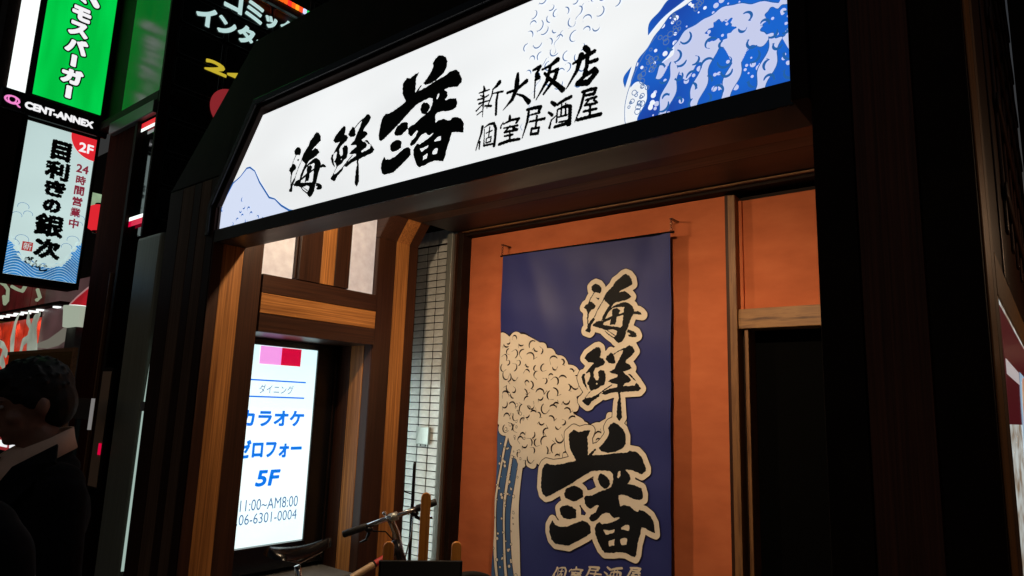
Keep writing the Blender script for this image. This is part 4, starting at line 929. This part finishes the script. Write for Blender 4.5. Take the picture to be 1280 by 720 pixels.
for i in range(14):
    c = cols[max(0, i-7)] if i > 7 else random.choice(cols[:4]); y0 = 2.46-(13-i)*.030
    box('diode', glow('diode_glow', c, 1.2), (-3.899, -3.89, y0, y0+.024, 4.235, 4.27), lb, 0)

# ------------------------------------------------------------------ red shop down the street
rs = thing('red_shop', (-10.5, 3.1, 0), 'red lit shop front with a row of downlights further down the street', 'shop')
M['red_wall'] = noisy('red_shop_wall', [(.3, (.28, .012, .008)), (.7, (.45, .03, .012))], (1, 1, 1), 2, .4, .1)
M['white_swoosh'] = mat('white_swoosh', (.55, .6, .55), .4); M['dusk_poster'] = noisy('dusky_poster', [(.3, (.06, .03, .035)), (.7, (.13, .07, .07))], (1, 1, 1), 3, .4, 0)
M['g_redpanel'] = glow('lit_red_panel', (.50, .028, .008), .8, .6, (1, 1, 2), 2.2, (.20, .008, .004)); M['g_dimred2'] = glow('dull_red_fascia', (.10, .004, .008), .6, .7, (1, 1, 1), 2)
M['g_poster_dusk'] = glow('dusk_poster_lit', (.105, .052, .055), .7, .6, (1, 1, 1), 1.5); M['g_swoosh'] = glow('pale_swoosh_lit', (.42, .47, .38), .8, .5, (1, 1, 1), 3)  # downlight on poster and swooshes is put in as emission
box('fascia', 'black_frame', (-13, -6.4, 3.06, 3.4, 2.66, 4.5), rs, .01)
box('back_wall', 'black_frame', (-13, -6.2, 3.5, 3.6, .12, 4.5), rs, 0)
for i in range(9):
    x = -12.5+i*.30
    box('red_panel', 'g_redpanel', (x, x+.27, 3.10, 3.14, .9, 2.56), rs, .01)
    box('fascia_panel', 'g_dimred2', (x, x+.285, 3.03, 3.058, 2.69, 3.3), rs, .01)
MB().box(-13, -9.2, 2.90, 3.14, 2.625, 2.66).build('canopy', 'black_frame', rs)
for i in range(12):
    x = -12.44+i*.29
    if i > 8 and i % 2: continue
    MB().tube([(x, 3.0, 2.624), (x, 3.0, 2.608)], .058, 14).build('downlight', 'g_bright', rs)
    if i in (1, 4, 7):
        L = bpy.data.lights.new('shop_downlight', 'SPOT'); L.energy = 12; L.spot_size = 1.9; L.shadow_soft_size = .05; L.color = (.95, 1, .9)
        o = bpy.data.objects.new('shop_downlight', L); COL.objects.link(o); o.location = Vector((x, 3.0, 2.60))-ORG[rs.name]; o.parent = rs
PS = Plane((0, 3.0, 0), (1, 0, 0), (0, 0, 1), (0, -1, 0))
a, b = PS.px(57, 358), PS.px(94, 455)
quad('poster', 'g_poster_dusk', PS, a[0], b[0]+.1, b[1]-.4, a[1], -.012, rs, .03)
def spx(x, y): return PS.px(x, y)
fd = Field(-12.6, -8.2, 1.2, 3.3, .010)
fd.add('s', [(*spx(26, 393), .05), (*spx(21, 405), .10), (*spx(18, 422), .17), (*spx(17, 440), .15)]); fd.add('s', [(*spx(38, 391), .06), (*spx(37, 400), .12), (*spx(41, 412), .05)])
fd.add('s', [(*spx(52, 393), .06), (*spx(46, 402), .20), (*spx(42, 420), .33), (*spx(42, 450), .38)])
fd.add('s', [(*spx(28, 440), .10), (*spx(31, 428), .12), (*spx(36, 424), .10)])
fd.mesh('swoosh', 'g_swoosh', PS, .02, rs)
fd = Field(-12.6, -8.2, 1.2, 3.3, .010); fd.add('s', [(*spx(48, 432), .05), (*spx(62, 430), .12), (*spx(76, 423), .18), (*spx(90, 412), .20)])
fd.mesh('swoosh', glow('dim_swoosh', (.17, .16, .13), .8), PS, .018, rs)
fd = Field(-12.6, -8.2, 1.2, 3.3, .010); fd.add('s', [(*spx(0, 428), .10), (*spx(7, 432), .10), (*spx(11, 442), .12)]).add('s', [(*spx(8, 436), .08), (*spx(5, 450), .16), (*spx(8, 458), .10)])
fd.mesh('swoosh', 'g_swoosh', PS, .03, rs)
pb = thing('round_red_sign', (-9.2, 2.9, 2.4), 'red sign with thin pale curved outline beyond the brown pillar', 'sign')
PB = Plane((0, 2.9, 0), (1, 0, 0), (0, 0, 1), (0, -1, 0))
fd = Field(-10.2, -8.0, 2.0, 3.2, .008); poly = [PB.px(x, y) for x, y in ((116, 356), (109, 361), (97, 371), (88, 380), (83.5, 388), (83, 396), (86, 403), (91, 409), (116, 412))]
fd.add('p', poly, .4); fd.mesh('red_face', glow('dim_sign_red', (.36, .006, .015), .9, .5, (1, 1, 1), 2), PB, .0, pb)
fd = Field(-10.2, -8.0, 2.0, 3.2, .008); fd.add('s', [(*p, .024) for p in poly[:-1]]); fd.mesh('outline', glow('pale_outline', (.42, .22, .22), .8), PB, .004, pb)
box('bracket', 'black_frame', (float(poly[4][0]), -8.0, 2.91, 2.94, 2.35, 2.45), pb, 0)
cc = thing('cup_lamp', (-8.9, 2.85, 2.2), 'white cup shaped lamp with red spot before the red sign', 'lamp')
p = at(97.5, 395, Y=2.85); MB().tube([(p[0], 2.85, p[2]-.13), (p[0], 2.85, p[2]+.10)], [.13, .15], 18).build('shade', glow('cup_white', (.40, .46, .36), .8), cc)
MB().tube([(p[0], 2.85, p[2]+.101), (p[0], 2.85, p[2]+.112)], .10, 16).build('lamp_top', 'g_bright', cc)
box('stand', 'concrete', (p[0]-.13, p[0]+.14, 2.80, 2.90, .12, p[2]-.131), cc)
# neon squiggles at far left
nn_ = thing('tube_lettering', (-10.8, 2.9, 3.0), 'pale tube lettering above the red shop at the left edge', 'sign')
NPn = Plane((0, 2.86, 0), (1, 0, 0), (0, 0, 1), (0, -1, 0))
for st in ([(6, 356), (10, 362), (9, 376), (6, 380), (5, 370)], [(15, 358), (22, 362), (28, 364), (32, 357)], [(0, 352), (5, 356)], [(47, 362), (50, 372), (46, 375)]):
    MB().tube([NPn.w(*NPn.px(x, y)) for x, y in st], .022, 6).build('tube', glow('pale_neon', (.30, .36, .24), .8), nn_, 0, True)
# menu stand behind the man
ms = thing('menu_stand', (-5.5, 2.0, .12), 'dark framed menu stand with gilt edge behind the man in the suit', 'board')
MP = Plane((0, 2.0, 0), (1, 0, 0), (0, 0, 1), (0, -1, 0))
a, b = MP.px(12, 440), MP.px(91, 441)
quad('face', 'black', MP, a[0], b[0], .9, a[1]-.03, 0, ms, .03); gw = 'trim_wood'
quad('top_edge', gw, MP, a[0]-.03, b[0]+.03, a[1]-.029, a[1], .006, ms, .03); quad('side_edge', gw, MP, b[0]+.0005, b[0]+.03, .9, a[1]-.03, .004, ms, .03)
MB().box(a[0], a[0]+.03, 2.0, 2.03, .12, .9).box(b[0]-.03, b[0], 2.0, 2.03, .12, .9).build('leg', 'black', ms)
ph = thing('acrylic_board', (-4.7, 1.45, .12), 'small grey acrylic board with bright edge behind the man', 'board')
a, b, c = at(93, 497, Y=1.45), at(115, 497, Y=1.45), at(113, 525, Y=1.45)
box('sheet', mat('smoky_acrylic', (.05, .05, .055), .25), (a[0], b[0], 1.45, 1.46, c[2], a[2]), ph, 0)
box('edge', glow('bright_edge', (.35, .33, .32), .5), (b[0], b[0]+.012, 1.448, 1.462, c[2]-.05, a[2]), ph, 0)
MB().box(a[0]+.05, a[0]+.08, 1.45, 1.47, .12, c[2]).build('leg', 'black', ph)
# low red and white lit crate of signage at the left edge
rwb = thing('striped_lit_box', (-6.0, 1.6, 1.0), 'red and white lit box glimpsed under the man chin at the left edge', 'sign')
RP = Plane((0, 1.5, 0), (1, 0, 0), (0, 0, 1), (0, -1, 0)); a, b = RP.px(-12, 530), RP.px(27, 546)
quad('red_face', 'g_dimred', RP, a[0], b[0], b[1]-.1, a[1], 0, rwb, .1)
for i in range(3):
    for j in range(2): quad('white_pane', 'g_band', RP, a[0]+.03+i*(b[0]-a[0])/3, a[0]-.02+(i+1)*(b[0]-a[0])/3, a[1]-.055-j*.075, a[1]-.015-j*.075, .004, rwb)

# ------------------------------------------------------------------ right: side of the building with food poster
rb = thing('side_showcase', (-.1, 2.3, 0), 'timber side wall past the right pillar with a lit food poster case', 'showcase')
box('corner_board', 'light_z', (-.0995, -.0955, 1.60, 1.745, .12, 3.3), rb, .003)
box('wall', 'dark_z', (-.16, -.10, 1.841, 6.0, .12, 7.0), rb, 0)
box('wall_board', 'trim_wood_z', (-.0995, -.0965, 1.775, 1.86, .12, 3.3), rb, .003)
box('wall_board', 'dark_z', (-.0995, -.095, 2.25, 2.40, 1.99, 3.3), rb, .003)
box('case_frame', 'trim_wood', (-.0995, -.0945, 1.861, 4.4, 1.885, 1.985), rb, .004)
box('case_frame', 'trim_wood_z', (-.0995, -.0960, 1.861, 1.885, .6, 1.884), rb, .004)
RQ = Plane((-.0975, 0, 0), (0, 1, 0), (0, 0, 1), (1, 0, 0))
quad('poster', glow('lit_poster', (.60, .64, .62), .75, .5, (1, 2, 6), 3, (.25, .18, .12)), RQ, 1.887, 4.4, .7, 1.884, 0, rb)
quad('poster_head', glow('poster_crimson', (.07, .006, .010), .7), RQ, 1.91, 4.3, 1.60, 1.87, .001, rb)
quad('poster_strip', glow('poster_strip_white', (.5, .45, .45), .8), RQ, 1.95, 2.5, 1.715, 1.75, .0022, rb)
fd = Field(2.0, 4.2, 1.1, 1.75, .008); fd.disc((2.75, 1.48), .34, .5); fd.F = np.maximum(fd.F, -9); fd.mesh('plate_print', glow('plate_blue', (.30, .45, .60), .8), RQ, .0024, rb)
fd = Field(2.0, 4.2, 1.1, 1.75, .008); fd.disc((2.75, 1.48), .27, .5); fd.mesh('dish_print', glow('dish', (.60, .38, .20), .8, .8, (1, 1, 1), 14, (.45, .06, .03)), RQ, .0034, rb)
lw = thing('lattice_screen', (0, 4.5, 2.6), 'dark wooden lattice high on the right behind the corner', 'screen')
for i in range(9): box('slat', 'dark_z', (-.0995, -.09, 2.6+i*.32, 2.66+i*.32, 2.2, 4.4), lw, .004)
for j in range(7): box('slat', 'dark_y', (-.0899, -.082, 2.55, 5.3, 2.3+j*.3, 2.35+j*.3), lw, .004)
fb = thing('back_building', (1.5, 6, 0), 'dark unlit building behind the right corner', 'building')
box('wall', 'black_frame', (-.09, 4.5, 6.1, 6.4, 0, 8), fb, 0)
box('window', 'dark_glass', (.3, 1.4, 6.08, 6.099, 1.0, 2.4), fb, 0)

al = thing('added_alley_lamp', (.9, 3.2, 3.1), 'added unseen warm lamp lighting the timber side wall', 'lamp')  # lamp out of view, added for the warm spill on the corner boards
MB().tube([(.9, 3.2, 3.1), (.9, 3.2, 3.2), (.9, 3.6, 3.3), (.9, 6.1, 3.3)], .02, 8).build('bracket', 'black', al)
MB().tube([(.9, 3.2, 3.12), (.9, 3.2, 2.5), (.9, 3.2, 2.38)], [.01, .012, .10], 16).build('lamp_shade', 'black', al)
MB().ell((.9, 3.2, 2.40), (.04, .04, .04), n=12, m=8).build('bulb', 'bulb_glow', al)
L = bpy.data.lights.new('added_alley_light', 'POINT'); L.energy = 11; L.color = (1, .62, .36); L.shadow_soft_size = .05
o = bpy.data.objects.new('added_alley_light', L); COL.objects.link(o); o.parent = al; o.location = (0, 0, -.75)

# ------------------------------------------------------------------ building mass above and behind everything
ub = thing('upper_building', (-2, 4, 3.4), 'unlit upper storeys of the building above the entrance', 'building')
box('wall', 'black_frame', (-3.2, -.11, 3.6, 6, 3.1, 7.5), ub, 0)
box('window', 'dark_glass', (-3.0, -2.0, 3.58, 3.599, 4.3, 5.6), ub, 0)

# ------------------------------------------------------------------ people
def capsule(mb, a, b, ra, rb, n=14): 
    a, b = Vector(a), Vector(b); mb.tube([a, a.lerp(b, .5), b], [ra, (ra+rb)/2, rb], n); mb.ell(a, (ra,)*3, n=n, m=8); mb.ell(b, (rb,)*3, n=n, m=8)
def remesh(o, vox, sm=4):
    r = o.modifiers.new('remesh', 'REMESH'); r.mode = 'VOXEL'; r.voxel_size = vox; r.use_smooth_shade = True
    s_ = o.modifiers.new('smooth', 'SMOOTH'); s_.factor = .5; s_.iterations = sm
def person(loc, rz, label):
    """local frame: +Y is where he faces"""
    P = thing('person', (0, 0, 0), label, 'person')
    b = MB()
    # legs, torso, arms
    for s_ in (-1, 1):
        capsule(b, (s_*.09, 0, .90), (s_*.10, .01, .50), .078, .055); capsule(b, (s_*.10, .01, .50), (s_*.10, -.02, .10), .052, .036)
        capsule(b, (s_*.10, -.02, .06), (s_*.11, .13, .035), .04, .03)
        capsule(b, (s_*.19, -.01, 1.40), (s_*.24, -.02, 1.12), .05, .04); capsule(b, (s_*.24, -.02, 1.12), (s_*.24, .10, .90), .038, .027)
        capsule(b, (s_*.24, .10, .90), (s_*.24, .135, .83), .03, .032)
        for k_, (dx, ln_) in enumerate(((-.026, .065), (-.009, .075), (.009, .07), (.026, .055))):
            q0 = Vector((s_*.24+dx, .14, .815)); q1 = q0+Vector((0, .012, -ln_*.5)); q2 = q1+Vector((0, -.012, -ln_*.45)); b.tube([q0, q1, q2], [.0095, .009, .007], 8)
        b.tube([(s_*.215, .13, .85), (s_*.200, .16, .83), (s_*.198, .175, .80)], [.011, .010, .008], 8)
    b.ell((0, 0, .95), (.16, .11, .13)); b.ell((0, .0, 1.15), (.15, .10, .20)); b.ell((0, -.005, 1.33), (.18, .11, .15))
    capsule(b, (0, -.01, 1.45), (0, .02, 1.56), .058, .055)
    # head, nodding forward
    hr = Matrix.Rotation(math.radians(-16), 3, 'X'); hc = Vector((0, .045, 1.655))
    def hp(x, y, z): return tuple(hc + hr @ Vector((x, y, z)))
    b.ell(hp(0, -.005, .02), (.076, .098, .10), hr); b.ell(hp(0, .030, -.045), (.058, .062, .075), hr); b.ell(hp(0, .072, -.092), (.022, .020, .016), hr)
    b.tube([hp(0, .088, .008), hp(0, .108, -.018), hp(0, .112, -.030), hp(0, .095, -.038)], [.007, .011, .013, .008], 8)
    b.ell(hp(0, .088, -.060), (.022, .011, .006), hr); b.ell(hp(0, .086, -.070), (.018, .011, .006), hr)
    b.ell(hp(.0, .082, .028), (.052, .014, .009), hr)
    for s_ in (-1, 1):
        b.ell(hp(s_*.076, -.005, -.010), (.010, .018, .030), hr); b.ell(hp(s_*.045, .060, -.028), (.02, .022, .018), hr)
    bo = b.build('body', 'skin', P); remesh(bo, .0065, 3)
    for s_ in (-1, 1): MB().ell(hp(s_*.030, .084, .008), (.012, .009, .006), hr, 12, 8).build('eye', mat('eye_white', (.4, .38, .36), .2), P, 0, True)
    h = MB(); h.ell(hp(0, -.012, .040), (.084, .104, .094), hr); h.ell(hp(0, -.045, -.005), (.078, .070, .085), hr); h.ell(hp(0, .055, .085), (.058, .045, .03), hr)
    for s_ in (-1, 1): h.ell(hp(s_*.072, .012, .02), (.012, .03, .035), hr)
    for i in range(0):
        a, e = random.uniform(0, 6.3), random.uniform(.1, 1.3); d = Vector((math.cos(a)*math.cos(e)*.083, math.sin(a)*math.cos(e)*.103-.012, math.sin(e)*.093+.04))
        h.ell(hp(*d), (.012, .014, .009), hr, 8, 5)
    for i in range(90):
        a, e = random.uniform(0, 6.3), random.uniform(-.1, 1.35); d = Vector((math.cos(a)*math.cos(e)*.083, math.sin(a)*math.cos(e)*.103-.014, math.sin(e)*.092+.042))
        q = d*1.012+Vector((random.uniform(-.006, .006), random.uniform(.0, .025), random.uniform(-.010, 0)))
        if d.y > .05 and d.z < .06: continue
        h.tube([hp(*d), hp(*((d+q)/2*1.01)), hp(*q)], [.007, .005, .003], 6)
    ho = h.build('hair', 'hair', P); remesh(ho, .0045, 1)
    # trousers, jacket, shirt, tie, shoes
    t = MB(); t.ell((0, 0, .95), (.175, .125, .14))
    for s_ in (-1, 1): capsule(t, (s_*.09, 0, .88), (s_*.10, .01, .50), .095, .078); capsule(t, (s_*.10, .01, .50), (s_*.105, -.015, .12), .076, .07)
    remesh(t.build('trousers', 'suit', P), .012, 4)
    j = MB(); j.ell((0, 0, .98), (.19, .14, .16)); j.ell((0, 0, 1.17), (.175, .128, .22)); j.ell((0, -.01, 1.33), (.205, .128, .15)); capsule(j, (-.17, -.015, 1.43), (.17, -.015, 1.43), .062, .062)
    j.ell((0, -.035, 1.47), (.12, .062, .045))
    for s_ in (-1, 1): capsule(j, (s_*.20, -.01, 1.40), (s_*.255, -.02, 1.12), .068, .058); capsule(j, (s_*.255, -.02, 1.12), (s_*.25, .09, .915), .056, .045)
    remesh(j.build('jacket', 'suit', P), .010, 4)
    for s_ in (-1, 1):
        l = MB(); l.add([(s_*.100, -.012, 1.535), (s_*.158, .0, 1.49), (s_*.155, .100, 1.37), (s_*.02, .158, 1.14), (s_*.062, .148, 1.36), (s_*.088, .085, 1.475)], [(0, 1, 5), (1, 2, 4, 5), (2, 3, 4)])
        lo_ = l.build('lapel', 'suit', P); so = lo_.modifiers.new('thick', 'SOLIDIFY'); so.thickness = .008; so.offset = 1
    sh = MB(); sh.ell((0, .045, 1.36), (.112, .102, .175)); sh.ell((0, .01, 1.46), (.10, .075, .05)); remesh(sh.build('shirt', 'shirt', P), .01, 3)
    # collar band: tall behind the neck, open at the front
    cvs = []; nn2 = 26
    for i in range(nn2+1):
        a = math.radians(105+330*i/nn2-0); rr = .072; fr_ = math.sin(a)
        x, y = rr*1.0*math.cos(a), .006+rr*1.02*math.sin(a)+.03*max(0, fr_)
        fq = (fr_+1)/2; zt_, zb = 1.585-.085*fq**1.5, 1.525-.11*fq**1.5
        cvs += [(x*1.02, y, zt_), (x*1.12, y*1.1+.0, (zt_+zb)/2), (x*1.32, y*1.25+(.012 if fr_ > 0 else 0), zb)]
    cm = MB().add(cvs, [(i*3+k_, i*3+k_+1, (i+1)*3+k_+1, (i+1)*3+k_) for i in range(nn2) for k_ in range(2)])
    co_ = cm.build('shirt_collar', 'shirt', P, 0, True); so = co_.modifiers.new('thick', 'SOLIDIFY'); so.thickness = .005
    tm_ = MB().add([(-.02, .105, 1.50), (.02, .105, 1.50), (.014, .118, 1.465), (.032, .150, 1.18), (0, .156, 1.12), (-.032, .150, 1.18), (-.014, .118, 1.465)], [(0, 1, 2, 6), (6, 2, 3, 4, 5)])
    to_ = tm_.build('tie', 'tie', P); so = to_.modifiers.new('thick', 'SOLIDIFY'); so.thickness = .01; so.offset = 1
    for s_ in (-1, 1):
        f_ = MB(); f_.ell((s_*.108, .03, .045), (.048, .13, .045)); f_.ell((s_*.105, -.06, .06), (.042, .05, .055)); remesh(f_.build('shoe', 'black', P), .009, 3)
    P.location = loc; P.rotation_euler = (0, 0, rz); return P
hd_ = CAM + 2.5*(lambda d: d/np.linalg.norm(d))(BF + BR*(42-640)/FPX - BU*(501-360)/FPX)
face = math.atan2(-1.03, -.10)-math.pi/2     # facing left and a little to the viewer
fv = Vector((-math.sin(face), math.cos(face), 0))
person((hd_[0]-fv.x*.045, hd_[1]-fv.y*.045, hd_[2]-1.66), face, 'man in dark suit, tan collar and tie looking down at the left edge')
d2 = BF + BR*(-112-640)/FPX - BU*(480-360)/FPX; d2 = CAM + 1.5*d2/np.linalg.norm(d2)
p2 = person((d2[0], d2[1], d2[2]-1.66), face+.5, 'dark silhouette of a nearer person, only one shoulder seen at bottom left')
